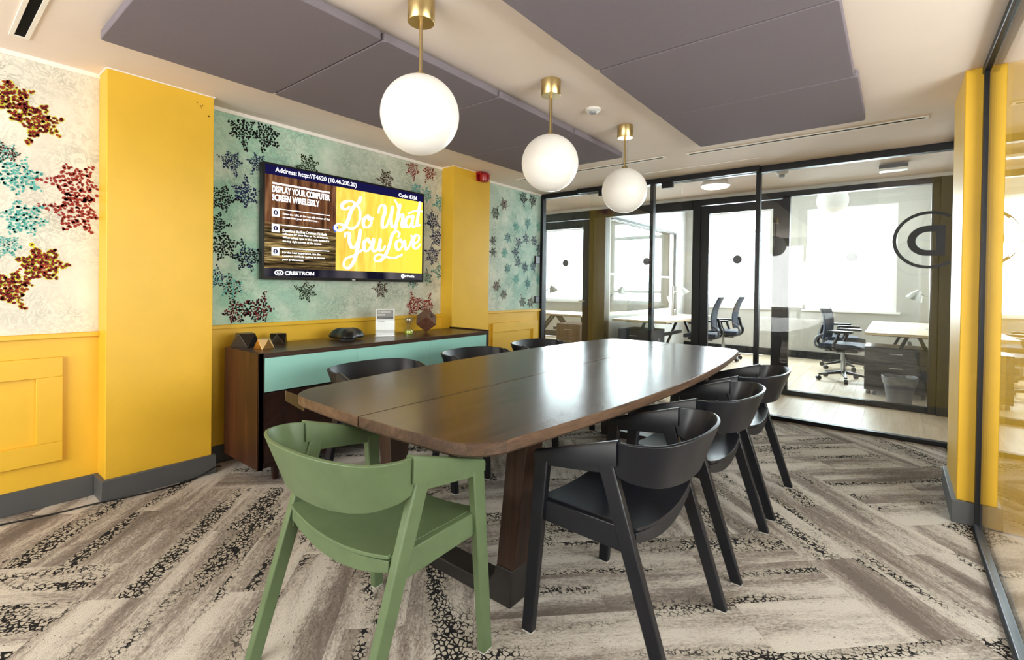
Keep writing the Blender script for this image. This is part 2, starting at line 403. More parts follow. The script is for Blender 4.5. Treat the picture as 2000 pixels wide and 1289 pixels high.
# ------------------------------------------------------------------ setting: floor, ceiling, walls
fl = struct(MB().box(XL - 0.1, XR, YB, D, -0.12, -0.006).build('floor', 'grey_skirting'))
def clip_poly(poly, x0, x1, y0, y1):
    for ax, lim, sg in ((0, x0, 1), (0, x1, -1), (1, y0, 1), (1, y1, -1)):
        out = []
        for i in range(len(poly)):
            a, b = poly[i], poly[(i + 1) % len(poly)]
            da, db = (a[ax] - lim) * sg, (b[ax] - lim) * sg
            if da >= 0: out.append(a)
            if (da > 0) != (db > 0) and da != db:
                t = da / (da - db); out.append((a[0] + (b[0] - a[0]) * t, a[1] + (b[1] - a[1]) * t))
        poly = out
        if len(poly) < 3: return []
    return poly
PW, PL = 0.25, 1.0
s2 = math.sqrt(0.5); plank_mesh = {}
def plank(cx, cyy, ang, PL=1.0):
    ca, sa = math.cos(ang), math.sin(ang); g = 0.0002
    loc = [(-PL / 2 + g, -PW / 2 + g), (PL / 2 - g, -PW / 2 + g), (PL / 2 - g, PW / 2 - g), (-PL / 2 + g, PW / 2 - g)]
    world = [(cx + a * ca - b * sa, cyy + a * sa + b * ca) for a, b in loc]
    cl = clip_poly(world, XL + 0.012, XR - 0.02, YB + 0.02, D - 0.03)
    if len(cl) < 3: return
    A = abs(sum(cl[i][0] * cl[(i + 1) % len(cl)][1] - cl[(i + 1) % len(cl)][0] * cl[i][1] for i in range(len(cl)))) / 2
    if A < 0.0015: return
    whole = A > PL * PW * 0.985
    if whole and PL in plank_mesh: me = plank_mesh[PL]
    else:
        pl = [((x - cx) * ca + (y - cyy) * sa, -(x - cx) * sa + (y - cyy) * ca) for x, y in cl]
        mb = MB(); n = len(pl); mx = sum(p[0] for p in pl) / n; my = sum(p[1] for p in pl) / n
        ins = lambda p: (p[0] - math.copysign(min(0.0006, abs(p[0] - mx) * 0.3), p[0] - mx), p[1] - math.copysign(min(0.0006, abs(p[1] - my) * 0.3), p[1] - my))
        r0 = [(x, y, -0.006) for x, y in pl]; r1 = [(x, y, -0.0005) for x, y in pl]; r2 = [(*ins(p), 0.0) for p in pl]
        mb.loft([r0, r1, r2]); me = mb.mesh('carpet_plank', 'carpet')
        if whole: plank_mesh[PL] = me
    o = bpy.data.objects.new('carpet_plank', me); o.location = (cx, cyy, 0); o.rotation_euler = (0, 0, ang); COL.objects.link(o); o.parent = fl
# herringbone of 25 x 100 cm planks laid at 45 degrees
OX, OY = (-2.99 + 1.58) * math.sqrt(0.5) - 0.0, (2.99 + 1.58) * math.sqrt(0.5); BW = 3 * PW; BL = 2 * BW
for i in range(-14, 15):
    for k in range(-5, 6):
        # blocks three planks wide: one block along u = (1,-1)/sqrt2, its mate along v = (1,1)/sqrt2; joints staggered
        u = i * BW + k * (2 * BL); v = i * BW
        for q in range(3):
            for j in range(2):
                ln = 1.0 if (q + j) % 2 == 0 else 0.5
                st = (0.0 if j == 0 else BL - ln) + ln / 2
                for (uu, vv, ang) in ((u + st, v + PW * (q + 0.5), -PI / 4), (u + BL + PW * (q + 0.5), v + BW - BL + st, PI / 4)):
                    x = OX + (uu + vv) * s2; y = OY + (-uu + vv) * s2
                    if XL - 0.7 < x < XR + 0.7 and YB - 0.7 < y < D + 0.7: plank(x, y, ang, ln)

ceil = struct(MB().box(-7.6, 2.3, YB, D2 + 0.05, HC, HC + 0.12).build('ceiling', 'ceiling_white'))
# left wall with its yellow dado and the papered field above
struct(MB().box(XL - 0.12, XL, YB, D, 0.0, HC).build('wall_left', 'trim_white'))
def onwall(name, mat, x0, x1, y0, y1, z0, z1, parent=None, bevel=0.0):
    o = MB().box(x0, x1, y0, y1, z0, z1).build(name, mat, parent, bevel); return o
wl = bpy.data.objects['wall_left']
SECT = [(YB, 0.682), (1.2115, 3.3234), (3.8634, D - 0.035)]
for a, b in SECT:
    onwall('wallpaper', 'marbled_paper', XL, XL + 0.0015, a, b, 0.9275, 2.3572, wl)
    onwall('dado_panel', 'yellow_paint', XL, XL + 0.008, a, b, 0.10, 0.905, wl)
    onwall('dado_rail', 'yellow_paint', XL, XL + 0.028, a, b, 0.900, 0.9275, wl, 0.004)
    onwall('cornice', 'trim_white', XL, XL + 0.012, a, b, 2.3572, HC, wl)
def raised_panel(y0, y1, z0, z1, fw_):
    x0 = XL + 0.008; x1 = x0 + 0.022
    MB().box(x0, x1, y0, y1, z1 - fw_, z1).box(x0, x1, y0, y1, z0, z0 + fw_).box(x0, x1, y0, y0 + fw_, z0 + fw_, z1 - fw_).box(x0, x1, y1 - fw_, y1, z0 + fw_, z1 - fw_).build('panel_frame', 'yellow_paint', wl, 0.002)
raised_panel(-0.55, 0.53, 0.238, 0.80, 0.105)
raised_panel(-1.9, -0.75, 0.238, 0.80, 0.105)
raised_panel(4.10, 4.975, 0.238, 0.79, 0.105)
pl1 = struct(MB().box(XL, XP, 0.682, 1.2115, 0, HC).build('wall_pier', 'yellow_paint', None, 0.004))
pl2 = struct(MB().box(XL, XP, 3.3234, 3.8634, 0, HC).build('wall_pier', 'yellow_paint', None, 0.004))
for p, y0, y1 in ((pl1, 0.682, 1.2115), (pl2, 3.3234, 3.8634)):
    MB().box(XL + 0.012, XP + 0.004, y0 - 0.004, y1 + 0.004, HC - 0.006, HC).build('caulk_line', 'trim_white', p)
# scuffs on the first pier
mk = MB()
for (y, z, r) in ((1.115, 2.322, 0.004), (1.135, 2.305, 0.004), (1.14, 2.295, 0.003), (1.145, 2.312, 0.003), (1.18, 2.255, 0.005)):
    mk.prism([(y + r * math.cos(a * PI / 4), z + r * math.sin(a * PI / 4)) for a in range(8)], XP, XP + 0.0012, lambda a, b, c: (c, a, b))
mk.build('screw_hole', 'print_b', pl1)
# skirting follows wall and piers
SK = 0.118
sk = struct(MB().box(XL, XL + 0.02, YB, 0.662, 0, SK).build('baseboard_left', 'grey_skirting', None, 0.003))
MB().box(XL + 0.0, XP + 0.02, 0.662, 1.2315, 0, SK).build('baseboard', 'grey_skirting', sk, 0.003)
MB().box(XL, XL + 0.02, 1.2315, 3.3034, 0, SK).build('baseboard', 'grey_skirting', sk, 0.003)
MB().box(XL, XP + 0.02, 3.3034, 3.8834, 0, SK).build('baseboard', 'grey_skirting', sk, 0.003)
MB().box(XL, XL + 0.02, 3.8834, D - 0.04, 0, SK).build('baseboard', 'grey_skirting', sk, 0.003)

# printed leaf motifs: flat print, every motif a spray of small blots
MOT = [(0.315,2.147,0.119,'mr',-20),(0.428,2.042,0.124,'mr',75),(0.346,1.744,0.121,'t',20),(0.316,1.856,0.052,'tb',60),(0.365,1.536,0.122,'t',-10),(0.314,1.392,0.078,'t',-60),(0.566,1.751,0.146,'r',0),(0.571,1.597,0.146,'r',-5),(0.442,1.287,0.125,'mr',55),(0.329,1.159,0.121,'mr',120),(1.45,2.256,0.134,'k',100),(1.61,2.26,0.132,'k',75),(1.379,2.029,0.097,'n',110),(1.551,2.05,0.094,'n',60),(1.473,1.846,0.121,'n',-90),(1.33,1.778,0.117,'k',180),(1.293,1.605,0.102,'k',180),(1.345,1.462,0.125,'k',200),(1.484,1.4,0.122,'kn',-70),(1.283,1.252,0.089,'nt',-100),(1.385,1.191,0.098,'bt',-80),(1.919,2.125,0.11,'g',20),(2.641,2.146,0.108,'b',10),(2.952,2.283,0.105,'r',100),(3.155,2.293,0.109,'r',60),(2.992,2.103,0.087,'t',95),(3.126,2.075,0.089,'t',90),(3.293,2.025,0.111,'t',20),(3.215,1.838,0.12,'n',150),(3.272,1.683,0.121,'n',180),(3.22,1.508,0.12,'n',210),(3.304,1.349,0.112,'gt',0),(3.138,1.29,0.089,'gt',-90),(2.967,1.252,0.087,'gt',-85),(1.912,1.156,0.103,'g',-20),(2.6,1.169,0.099,'b',-10),(2.983,1.03,0.126,'r',-70),(3.149,1.016,0.124,'r',-110),(1.419,1.022,0.12,'mk',-65),(1.57,1.032,0.132,'mk',-110),(4.154,2.043,0.098,'gk',-120),(4.298,2.161,0.088,'mk',-60),(4.668,2.276,0.105,'k',100),(4.858,2.272,0.108,'k',75),(4.108,1.72,0.057,'k',0),(4.11,1.594,0.058,'k',0),(4.19,1.214,0.088,'gm',-120),(4.311,1.119,0.083,'mk',-60),(4.676,1.03,0.087,'mk',-70),(4.845,1.014,0.089,'mk',-110),(5.015,1.695,0.072,'n',197),(4.902,1.792,0.07,'n',237),(4.73,1.807,0.069,'n',277),(4.582,1.736,0.068,'n',317),(4.521,1.616,0.067,'n',357),(4.572,1.499,0.068,'n',397),(4.715,1.436,0.069,'n',437),(4.888,1.459,0.07,'n',477),(5.009,1.561,0.072,'n',517),(4.998,1.963,0.071,'t',60),(4.758,1.987,0.069,'nt',90),(4.534,1.915,0.067,'t',120),(4.381,1.772,0.066,'nt',150),(4.329,1.595,0.065,'t',180),(4.388,1.425,0.066,'nt',210),(4.548,1.301,0.067,'t',240),(4.775,1.256,0.07,'nt',270),(5.014,1.31,0.072,'t',300)]
def leaf_inside(x, y):
    """maple-like outline, tip along +x, unit radius"""
    ins = False; n = len(LEAF)
    for i in range(n):
        (x0, y0), (x1, y1) = LEAF[i], LEAF[(i + 1) % n]
        if (y0 > y) != (y1 > y) and x < x0 + (y - y0) / (y1 - y0) * (x1 - x0): ins = not ins
    return ins
LEAF = [(1.05, 0), (0.55, 0.26), (0.70, 0.80), (0.20, 0.54), (-0.22, 0.86), (-0.34, 0.34), (-0.62, 0.14), (-1.05, 0.06), (-1.05, -0.06), (-0.62, -0.14), (-0.34, -0.34), (-0.22, -0.86), (0.20, -0.54), (0.70, -0.80), (0.55, -0.26)]
rg = random.Random(3)
for (my, mz, mr, cc, dg) in MOT:
    if any(a < my < b for a, b in SECT) is False: continue
    mr *= 1.15 if mr < 0.075 else 0.94
    a0, b0 = [s_ for s_ in SECT if s_[0] < my < s_[1]][0]
    mb = MB(); cols = [c for c in cc]; ca, sa = math.cos(math.radians(dg)), math.sin(math.radians(dg))
    step = 0.120; pts = []
    halo = cc == 'mr'
    for i in range(-11, 12):
        for j in range(-11, 12):
            x = (i + (j % 2) * 0.5) * step + rg.uniform(-0.05, 0.05); y = j * step * 0.86 + rg.uniform(-0.06, 0.06)
            if leaf_inside(x, y): pts.append((x, y))
    names = ['print_' + c for c in cols] + (['print_y'] if halo else [])
    for (x, y) in pts:
        yy = my + (x * ca - y * sa) * mr; zz = mz + (x * sa + y * ca) * mr
        for pas in ((1, 0) if halo else (0,)):
            R = max(mr, 0.07) * rg.uniform(0.050, 0.078) * (1.45 if pas else 1.0); th = rg.uniform(0, PI)
            el = rg.uniform(0.55, 0.95)
            ring = []
            for k in range(7):
                t_ = 2 * PI * k / 7; p = R * math.cos(t_); q = R * el * math.sin(t_)
                ring.append((yy + p * math.cos(th) - q * math.sin(th), zz + p * math.sin(th) + q * math.cos(th)))
            if any(not (a0 < r_[0] < b0) or not (0.93 < r_[1] < 2.355) for r_ in ring): continue
            mb.cur = len(cols) if pas else rg.randrange(len(cols))
            mb.add([(XL + (0.0021 if pas else 0.0026), r_[0], r_[1]) for r_ in ring], [tuple(range(7))])
    if mb.f:
        o = mb.build('leaf_print', names, wl, fix=False); o['kind'] = 'stuff'

# black cable lying along the foot of the wall
cab = MB().tube(catmull([(-3.50, -0.3, 0.006), (-3.47, 0.1, 0.006), (-3.43, 0.29, 0.006), (-3.39, 0.463, 0.006), (-3.375, 0.629, 0.006), (-3.345, 0.775, 0.006), (-3.325, 0.959, 0.006), (-3.345, 1.108, 0.008), (-3.36, 1.225, 0.04), (-3.40, 1.27, 0.02)], 6), 0.0042, 6).build('cable', 'black_plastic', None, 0, 60)
tag(cab, 'thin black cable trailing along the skirting below the yellow pier', 'cable')

# rear wall behind the camera; window opening assumed, to carry fill light
rw = struct(MB().box(XL, XR, YB - 0.1, YB, 0, 0.75).box(XL, XR, YB - 0.1, YB, 2.25, HC).box(XL, -3.1, YB - 0.1, YB, 0.75, 2.25).box(-0.1, XR, YB - 0.1, YB, 0.75, 2.25).build('wall_rear', 'office_wall'))
wn = struct(empty('window_1', (-1.6, YB, 0.75)))
MB().box(-1.5, 1.5, -0.06, 0.0, 0, 0.05).box(-1.5, 1.5, -0.06, 0, 1.45, 1.5).box(-1.5, -1.45, -0.06, 0, 0.05, 1.45).box(1.45, 1.5, -0.06, 0, 0.05, 1.45).box(-0.025, 0.025, -0.06, 0, 0.05, 1.45).build('window_frame', 'white_plastic', wn)
MB().box(-1.45, 1.45, -0.035, -0.029, 0.05, 1.45).build('pane', 'clear_glass', wn)

# ------------------------------------------------------------------ far glass wall
wf = struct(empty('wall_far', (0, D, 0)))
def part(name, mat, parent, *boxes, bevel=0.0):
    mb = MB()
    for b in boxes: mb.box(*b)
    return mb.build(name, mat, parent, bevel)
part('head_beam', 'black_frame', wf, (XL, XR, -0.035, 0.035, 2.322, HC), bevel=0.003)
part('sill_beam', 'black_frame', wf, (XL, -2.06, -0.03, 0.03, 0.0, 0.036), (-1.052, XR, -0.03, 0.03, 0.0, 0.036), bevel=0.003)
part('post', 'black_frame', wf, (XL, XL + 0.04, -0.035, 0.035, 0.036, 2.322), bevel=0.003)
part('post', 'black_frame', wf, (-2.103, -2.063, -0.035, 0.035, 0.036, 2.322), bevel=0.003)
part('post', 'black_frame', wf, (-1.052, -1.014, -0.035, 0.035, 0.036, 2.322), bevel=0.003)
part('glass_pane', 'clear_glass', wf, (XL + 0.04, -2.103, -0.005, 0.005, 0.036, 2.322))
part('glass_pane', 'clear_glass', wf, (-1.014, XR - 0.006, -0.005, 0.005, 0.036, 2.322))
# sliding glass door hung from a track on the room side
dr = struct(empty('door_1', (-2.29, D - 0.06, 0)))
part('door_track', 'black_frame', dr, (-0.70, 1.276, -0.03, 0.025, 2.325, HC - 0.004), bevel=0.003)
part('door_leaf', 'clear_glass', dr, (-0.535, 0.545, -0.006, 0.004, 0.012, 2.318))
part('roller_clamp', 'black_frame', dr, (-0.42, -0.30, -0.02, 0.02, 2.27, 2.33), bevel=0.003)
part('roller_clamp', 'black_frame', dr, (0.33, 0.45, -0.02, 0.02, 2.27, 2.33), bevel=0.003)
for yy in (-0.045, 0.035):
    h = MB().tube([(0.485, yy, 0.925), (0.485, yy, 1.235)], 0.011, 12).build('handle', 'steel', dr, 0, 40)
    MB().tube([(0.485, yy, 0.985), (0.485, 0, 0.985)], 0.007, 8).tube([(0.485, yy, 1.175), (0.485, 0, 1.175)], 0.007, 8).build('standoff', 'steel', h, 0, 40)
# door letter decal: ring and a D that reads from the corridor
dec = empty('door_sign', (0, D, 0)); dec.parent = None
tag(dec, 'black letter D inside a thin black ring stuck on the far glass', 'sign')
mb = MB(); N = 72; ring = []
cx0, cz0 = 0.205, 1.6275
for i in range(N):
    a0, a1 = 2 * PI * i / N, 2 * PI * (i + 1) / N
    if cx0 + 0.229 * math.cos((a0 + a1) / 2) > XR - 0.012: continue
    q = [(cx0 + r * math.cos(a), cz0 + r * math.sin(a)) for r, a in ((0.205, a0), (0.229, a0), (0.229, a1), (0.205, a1))]
    mb.prism(q, -0.0068, -0.0056, lambda a, b, c: (a, c, b))
mb.build('ring', 'black_frame', dec)
mb = MB()
def dshape(xr, xl, z0, z1, n=14):
    hz = (z1 - z0) / 2; zc = (z0 + z1) / 2; wx = min(xr - xl - 0.02, hz * 1.05)
    return [(xr, z0)] + [(xl + wx - wx * math.sin(PI * k / n), zc - hz * math.cos(PI * k / n)) for k in range(n + 1)] + [(xr, z1)]
do = dshape(0.302, 0.070, 1.500, 1.741); di = dshape(0.246, 0.122, 1.546, 1.692)
n = len(do)
for i in range(n):
    j = (i + 1) % n
    mb.prism([do[i], do[j], di[j], di[i]], -0.0068, -0.0056, lambda a, b, c: (a, c, b))
mb.build('letter', 'black_frame', dec)

# ------------------------------------------------------------------ right glass wall, half column
wr = struct(empty('wall_right', (XR, 0, 0)))
part('head_rail', 'black_frame', wr, (-0.012, 0.05, YB, D, 2.345, HC), bevel=0.003)
part('floor_channel', 'alu_channel', wr, (-0.012, 0.03, YB, 3.44, 0, 0.022), (-0.012, 0.03, 4.07, D - 0.03, 0, 0.022), bevel=0.002)
part('post', 'black_frame', wr, (-0.008, 0.02, 3.425, 3.462, 0.0, 2.345))
part('glass_pane', 'clear_glass', wr, (0.002, 0.012, 2.22, 3.425, 0.022, 2.345))
part('glass_pane', 'clear_glass', wr, (0.002, 0.012, 0.9, 2.214, 0.022, 2.345))
part('glass_pane', 'clear_glass', wr, (0.002, 0.012, YB, 0.894, 0.022, 2.345))
part('glass_pane', 'clear_glass', wr, (0.002, 0.012, 4.06, D, 0.022, 2.345))
part('glass_seam', 'black_frame', wr, (0.001, 0.013, 2.214, 2.22, 0.022, 2.345))
part('glass_seam', 'black_frame', wr, (0.001, 0.013, 0.894, 0.9, 0.022, 2.345))
cl = struct(MB().box(0.272, XR + 0.25, 3.468, 4.05, 0, HC).build('wall_column', 'yellow_paint', None, 0.004))
MB().box(0.252, XR + 0.0, 3.448, 4.07, 0, 0.12).build('baseboard', 'grey_skirting', cl, 0.003)
# corridor behind the right glass
struct(MB().box(XR + 0.05, XR + 1.55, YB - 0.1, YB, 0, HC).build('wall_hall_rear', 'hall_wall'))
struct(MB().box(-7.7, XL - 0.12, D - 0.1, D, 0, HC).build('wall_corridor_near', 'hall_wall'))
struct(MB().box(2.3, 2.4, D2 - 0.1, YW, 0, OC).build('wall_office_end', 'office_wall'))
struct(MB().box(1.9, 2.3, D2 - 0.1, D2, 0, HC).build('wall_hall_end', 'hall_wall'))
hx0, hx1 = 1.9, 2.02
struct(MB().box(hx0, hx1, YB, 0.15, 0, HC).box(hx0, hx1, 2.85, D2, 0, HC).box(hx0, hx1, 0.15, 2.85, 0, 0.86).box(hx0, hx1, 0.15, 2.85, 1.98, HC).build('wall_hall', 'hall_wall'))
w6 = struct(empty('window_6', (hx0, 0.15, 0.86)))  # unseen window, added to hold the hall fill light
MB().box(0.02, 0.10, 0, 2.7, 0, 0.05).box(0.02, 0.10, 0, 2.7, 1.07, 1.12).box(0.02, 0.10, 0, 0.05, 0.05, 1.07).box(0.02, 0.10, 2.65, 2.7, 0.05, 1.07).box(0.03, 0.09, 1.33, 1.37, 0.05, 1.07).build('window_frame', 'white_plastic', w6)
MB().box(0.055, 0.061, 0.05, 2.65, 0.05, 1.07).build('pane', 'thin_glass', w6)


# ------------------------------------------------------------------ corridor and offices beyond the far glass
cf = struct(MB().box(-7.6, XR, D, YW, -0.12, -0.006).box(XR, 2.3, YB, YW, -0.12, -0.006).build('floor_corridor', 'oak_floor'))
def boards(x0, x1, y0, y1, bw=0.19, bl=1.9, seed=1):
    r = random.Random(seed); cache = {}
    nx = int((x1 - x0) / bw)
    for i in range(nx + 1):
        xa = x0 + i * bw; xb = min(xa + bw, x1)
        if xb - xa < 0.02: continue
        y = y0 - r.uniform(0, bl)
        while y < y1:
            a, b = max(y, y0), min(y + bl, y1); y += bl
            if b - a < 0.02: continue
            key = (round(xb - xa, 4), round(b - a, 4))
            if key not in cache:
                W, L = (xb - xa) / 2 - 0.0008, (b - a) / 2 - 0.0008
                cache[key] = MB().box(-W, W, -L, L, -0.006, 0.0).mesh('floor_board', 'oak_floor')
            o = bpy.data.objects.new('floor_board', cache[key]); o.location = ((xa + xb) / 2, (a + b) / 2, 0); COL.objects.link(o); o.parent = cf
boards(-4.4, 1.0, D + 0.03, D2 - 0.04, 0.22, 1.6)
boards(-1.9, 0.9, D2 + 0.04, YW, 0.22, 1.8, 2)

wc = struct(empty('wall_corridor', (0, D2, 0)))
part('header', 'black_frame', wc, (-7.6, -2.06, -0.04, 0.04, 2.225, 2.365), (-2.06, -0.96, -0.04, 0.04, 2.27, 2.365), (-0.96, 1.6, -0.04, 0.04, 2.285, 2.345), bevel=0.003)
part('bulkhead', 'office_white', wc, (-7.6, 2.3, -0.05, 0.05, 2.345, 3.0))
part('post', 'black_frame', wc, (-3.568, -3.49, -0.04, 0.04, 0, 2.23), bevel=0.003)
part('post', 'olive_frame', wc, (-3.49, -3.3, -0.04, 0.10, 0, 2.23))
part('post', 'black_frame', wc, (-4.62, -4.50, -0.04, 0.04, 0, 2.23), bevel=0.003)
part('post', 'black_frame', wc, (-2.056, -1.958, -0.04, 0.04, 0, 2.28), bevel=0.003)
part('post', 'black_frame', wc, (-1.034, -0.96, -0.04, 0.04, 0, 2.30), bevel=0.003)
part('post', 'olive_frame', wc, (0.27, 0.335, -0.04, 0.04, 0, 2.30), bevel=0.003)
part('post', 'olive_frame', wc, (0.335, 0.44, -0.07, 0.06, 0, 2.34), bevel=0.003)
part('sill_beam', 'black_frame', wc, (-0.96, 0.27, -0.035, 0.035, 0, 0.055), (-3.3, -2.056, -0.035, 0.035, 0, 0.055), (0.44, 1.6, -0.035, 0.035, 0, 0.055), bevel=0.003)
part('glass_pane', 'clear_glass', wc, (-3.3, -2.056, -0.005, 0.005, 0.055, 2.23))
part('glass_pane', 'clear_glass', wc, (-0.96, 0.27, -0.005, 0.005, 0.055, 2.29))
part('glass_pane', 'clear_glass', wc, (0.44, 1.6, -0.005, 0.005, 0.055, 2.29))
d3 = struct(empty('door_2', (-1.958, D2, 0)))
part('door_frame', 'black_frame', d3, (0.0, 0.10, -0.025, 0.025, 0.006, 2.262), (0.824, 0.924, -0.025, 0.025, 0.006, 2.262), (0.10, 0.824, -0.025, 0.025, 2.16, 2.262), (0.10, 0.824, -0.025, 0.025, 0.006, 0.14), bevel=0.003)
part('glass_pane', 'clear_glass', d3, (0.10, 0.824, -0.004, 0.004, 0.14, 2.16))
hd = MB().tube([(0.875, -0.03, 1.02), (0.875, -0.06, 1.02), (0.77, -0.06, 1.02)], 0.009, 8).build('handle', 'steel', d3, 0, 40)
d4 = struct(empty('door_3', (-4.50, D2, 0)))
part('door_frame', 'black_frame', d4, (0.0, 0.13, -0.025, 0.025, 0.006, 2.22), (0.82, 0.93, -0.025, 0.025, 0.006, 2.22), (0.13, 0.82, -0.025, 0.025, 2.10, 2.22), (0.13, 0.82, -0.025, 0.025, 0.006, 0.14), bevel=0.003)
part('glass_pane', 'clear_glass', d4, (0.13, 0.82, -0.004, 0.004, 0.14, 2.10))
MB().tube([(0.875, -0.03, 1.0), (0.875, -0.06, 1.0), (0.78, -0.06, 1.0)], 0.009, 8).build('handle', 'steel', d4, 0, 40)
for i, (x, y_) in enumerate(((-3.994, D2 - 0.006), (-2.685, D2 - 0.007), (-1.52, D2 - 0.006), (-0.37, D2 - 0.007))):
    o = MB().prism([(0.052 * math.cos(k * PI / 12), 0.052 * math.sin(k * PI / 12)) for k in range(24)], -0.0012, 0.0, lambda a, b, c: (a, c, b)).build('manifestation_dot', 'grey_plastic')
    o.location = (x, y_, 1.575)
    tag(o, ['round grey dot sticker on the glass door of the left office', 'round grey dot sticker on the wide office pane left of the black framed door', 'round grey dot sticker on the black framed office door', 'round grey dot sticker on the right office pane before the big window'][i], 'sticker')

# office shell
OC = 2.95
struct(MB().box(-7.6, 2.3, D2 + 0.05, YW + 0.12, OC, OC + 0.1).build('ceiling_office', 'office_white'))
wb = MB()
WIN = [(-7.0, -5.4, 0.87, 2.6), (-3.0, -1.82, 0.87, 2.66), (-1.24, 0.02, 0.87, 2.63)]
xs = [-7.6] + [v for a in WIN for v in a[:2]] + [2.3]
for i in range(0, len(xs), 2): wb.box(xs[i], xs[i + 1], YW, YW + 0.12, 0, OC)
for a in WIN: wb.box(a[0], a[1], YW, YW + 0.12, 0, a[2]); wb.box(a[0], a[1], YW, YW + 0.12, a[3], OC)
struct(wb.build('wall_office_back', 'office_wall'))
for i, a in enumerate(WIN):
    w_ = struct(empty('window_%d' % (i + 2), (a[0], YW, a[2]))); W = a[1] - a[0]; Hh = a[3] - a[2]; e = 0.05
    bx = [(0, W, 0.01, 0.09, 0, e), (0, W, 0.01, 0.09, Hh - e, Hh), (0, e, 0.01, 0.09, e, Hh - e), (W - e, W, 0.01, 0.09, e, Hh - e)]
    if i == 1: bx.append((e, W - e, 0.02, 0.08, Hh - 0.40, Hh - 0.33)); bx.append((e, W - e, 0.02, 0.08, 0.22, 0.27))
    part('window_frame', 'white_plastic', w_, *bx)
    part('window_sill', 'white_plastic', w_, (-0.05, W + 0.05, -0.05, 0.0, -0.03, 0.0))
    part('pane', 'thin_glass', w_, (e, W - e, 0.048, 0.052, e, Hh - e))
struct(MB().box(-7.6, 2.3, YW - 0.02, YW, 0, 0.13).build('baseboard_office', 'black_frame', None, 0.003))
mb = MB(); mb.box(-3.46, -3.36, D2 + 0.10, 6.6, 0, OC).box(-3.46, -3.36, 9.3, YW, 0, OC).box(-3.46, -3.36, 6.6, 9.3, 0, 0.78).box(-3.46, -3.36, 6.6, 9.3, 2.28, OC)
struct(mb.build('wall_office_side', 'office_white'))
w5 = struct(empty('window_5', (-3.36, 6.6, 0.78)))
part('window_frame', 'white_plastic', w5, (-0.09, -0.02, 0, 2.7, 0, 0.04), (-0.09, -0.02, 0, 0.04, 0.04, 1.46), (-0.09, -0.02, 2.66, 2.7, 0.04, 1.46), (-0.07, -0.03, 0.04, 2.66, 0.62, 0.65))
part('edge_trim', 'black_frame', w5, (-0.01, 0.02, 0, 2.72, 1.46, 1.50), (-0.01, 0.02, 2.68, 2.72, 0, 1.46), bevel=0.002)
part('pane', 'thin_glass', w5, (-0.056, -0.050, 0.04, 2.66, 0.04, 1.46))
struct(MB().box(0.62, 0.72, D2 + 0.06, YW, 0, OC).build('wall_office_right', 'office_white'))
struct(MB().box(-7.7, -7.6, D, YW, 0, OC).build('wall_office_left', 'office_white'))
def desk(loc, sx, sy, label, extra=True):
    t = thing('desk', label, 'desk', loc)
    part('desktop', 'desk_wood', t, (-sx / 2, sx / 2, -sy / 2, sy / 2, 0.72, 0.75), bevel=0.003)
    for sx_ in (-1, 1):
        for yy in (-sy / 2 + 0.35, sy / 2 - 0.35):
            MB().beam((sx_ * (sx / 2 - 0.08), yy, 0), (sx_ * 0.05, yy, 0.70), 0.035, 0.035).build('leg', 'black_frame', t)
    for yy in (-sy / 2 + 0.35, sy / 2 - 0.35):
        MB().box(-sx / 2 + 0.06, sx / 2 - 0.06, yy - 0.02, yy + 0.02, 0.69, 0.72).build('cross_rail', 'black_frame', t)
    MB().box(-0.02, 0.02, -sy / 2 + 0.35, sy / 2 - 0.35, 0.45, 0.50).build('stretcher', 'black_frame', t)
    return t
desk((0.17, 7.95, 0), 0.86, 2.5, 'pale wooden trestle desk behind the right office pane')
desk((-2.86, 7.55, 0), 0.82, 2.1, 'pale wooden trestle desk standing along the bright side window')
desk((-4.75, 7.25, 0), 1.5, 0.8, 'pale wooden desk seen through the leftmost glass door')

def pedestal(loc, rz, label, mat, w_=0.42, d_=0.5, h_=0.56):
    t = thing('drawer_pedestal', label, 'cabinet', loc, rz)
    part('body', mat, t, (-w_ / 2, w_ / 2, -d_ / 2 + 0.02, d_ / 2, 0.05, h_), bevel=0.003)
    for k in range(3):
        z0 = 0.06 + k * (h_ - 0.07) / 3
        dd = part('drawer', mat, t, (-w_ / 2 + 0.004, w_ / 2 - 0.004, -d_ / 2, -d_ / 2 + 0.02, z0, z0 + (h_ - 0.07) / 3 - 0.006), bevel=0.002)
        part('pull', 'steel', dd, (-0.06, 0.06, -d_ / 2 - 0.012, -d_ / 2, z0 + 0.10, z0 + 0.108))
    for sx_ in (-1, 1):
        for sy_ in (-1, 1):
            MB().lathe([(0.0, 0), (0.018, 0.002), (0.022, 0.02), (0.018, 0.04), (0.01, 0.05)], (sx_ * (w_ / 2 - 0.04), sy_ * (d_ / 2 - 0.05), 0), 10).build('caster', 'black_plastic', t, 0, 40)
    return t
pedestal((0.02, 7.28, 0), 0, 'wide dark drawer pedestal under the right office desk', 'black_plastic', 0.58, 0.5, 0.56)
pedestal((-2.95, 6.82, 0), 0, 'dark drawer pedestal under the desk by the side window', 'blue_grey_fabric', 0.5, 0.55, 0.60)
pedestal((-4.05, 6.78, 0), 0, 'brown drawer pedestal behind the leftmost glass door', 'brown_cabinet', 0.44, 0.5, 0.62)
bn = thing('waste_bin', 'grey waste bin with a bag folded over its rim, right office', 'bin', (0.055, 6.64, 0))
mb = MB(); mb.lathe([(0.0, 0.0), (0.095, 0.0), (0.105, 0.02), (0.148, 0.29), (0.142, 0.29), (0.10, 0.02), (0.0, 0.012)], (0, 0, 0), 28); mb.build('tub', 'grey_plastic', bn, 0, 40)
rings = []
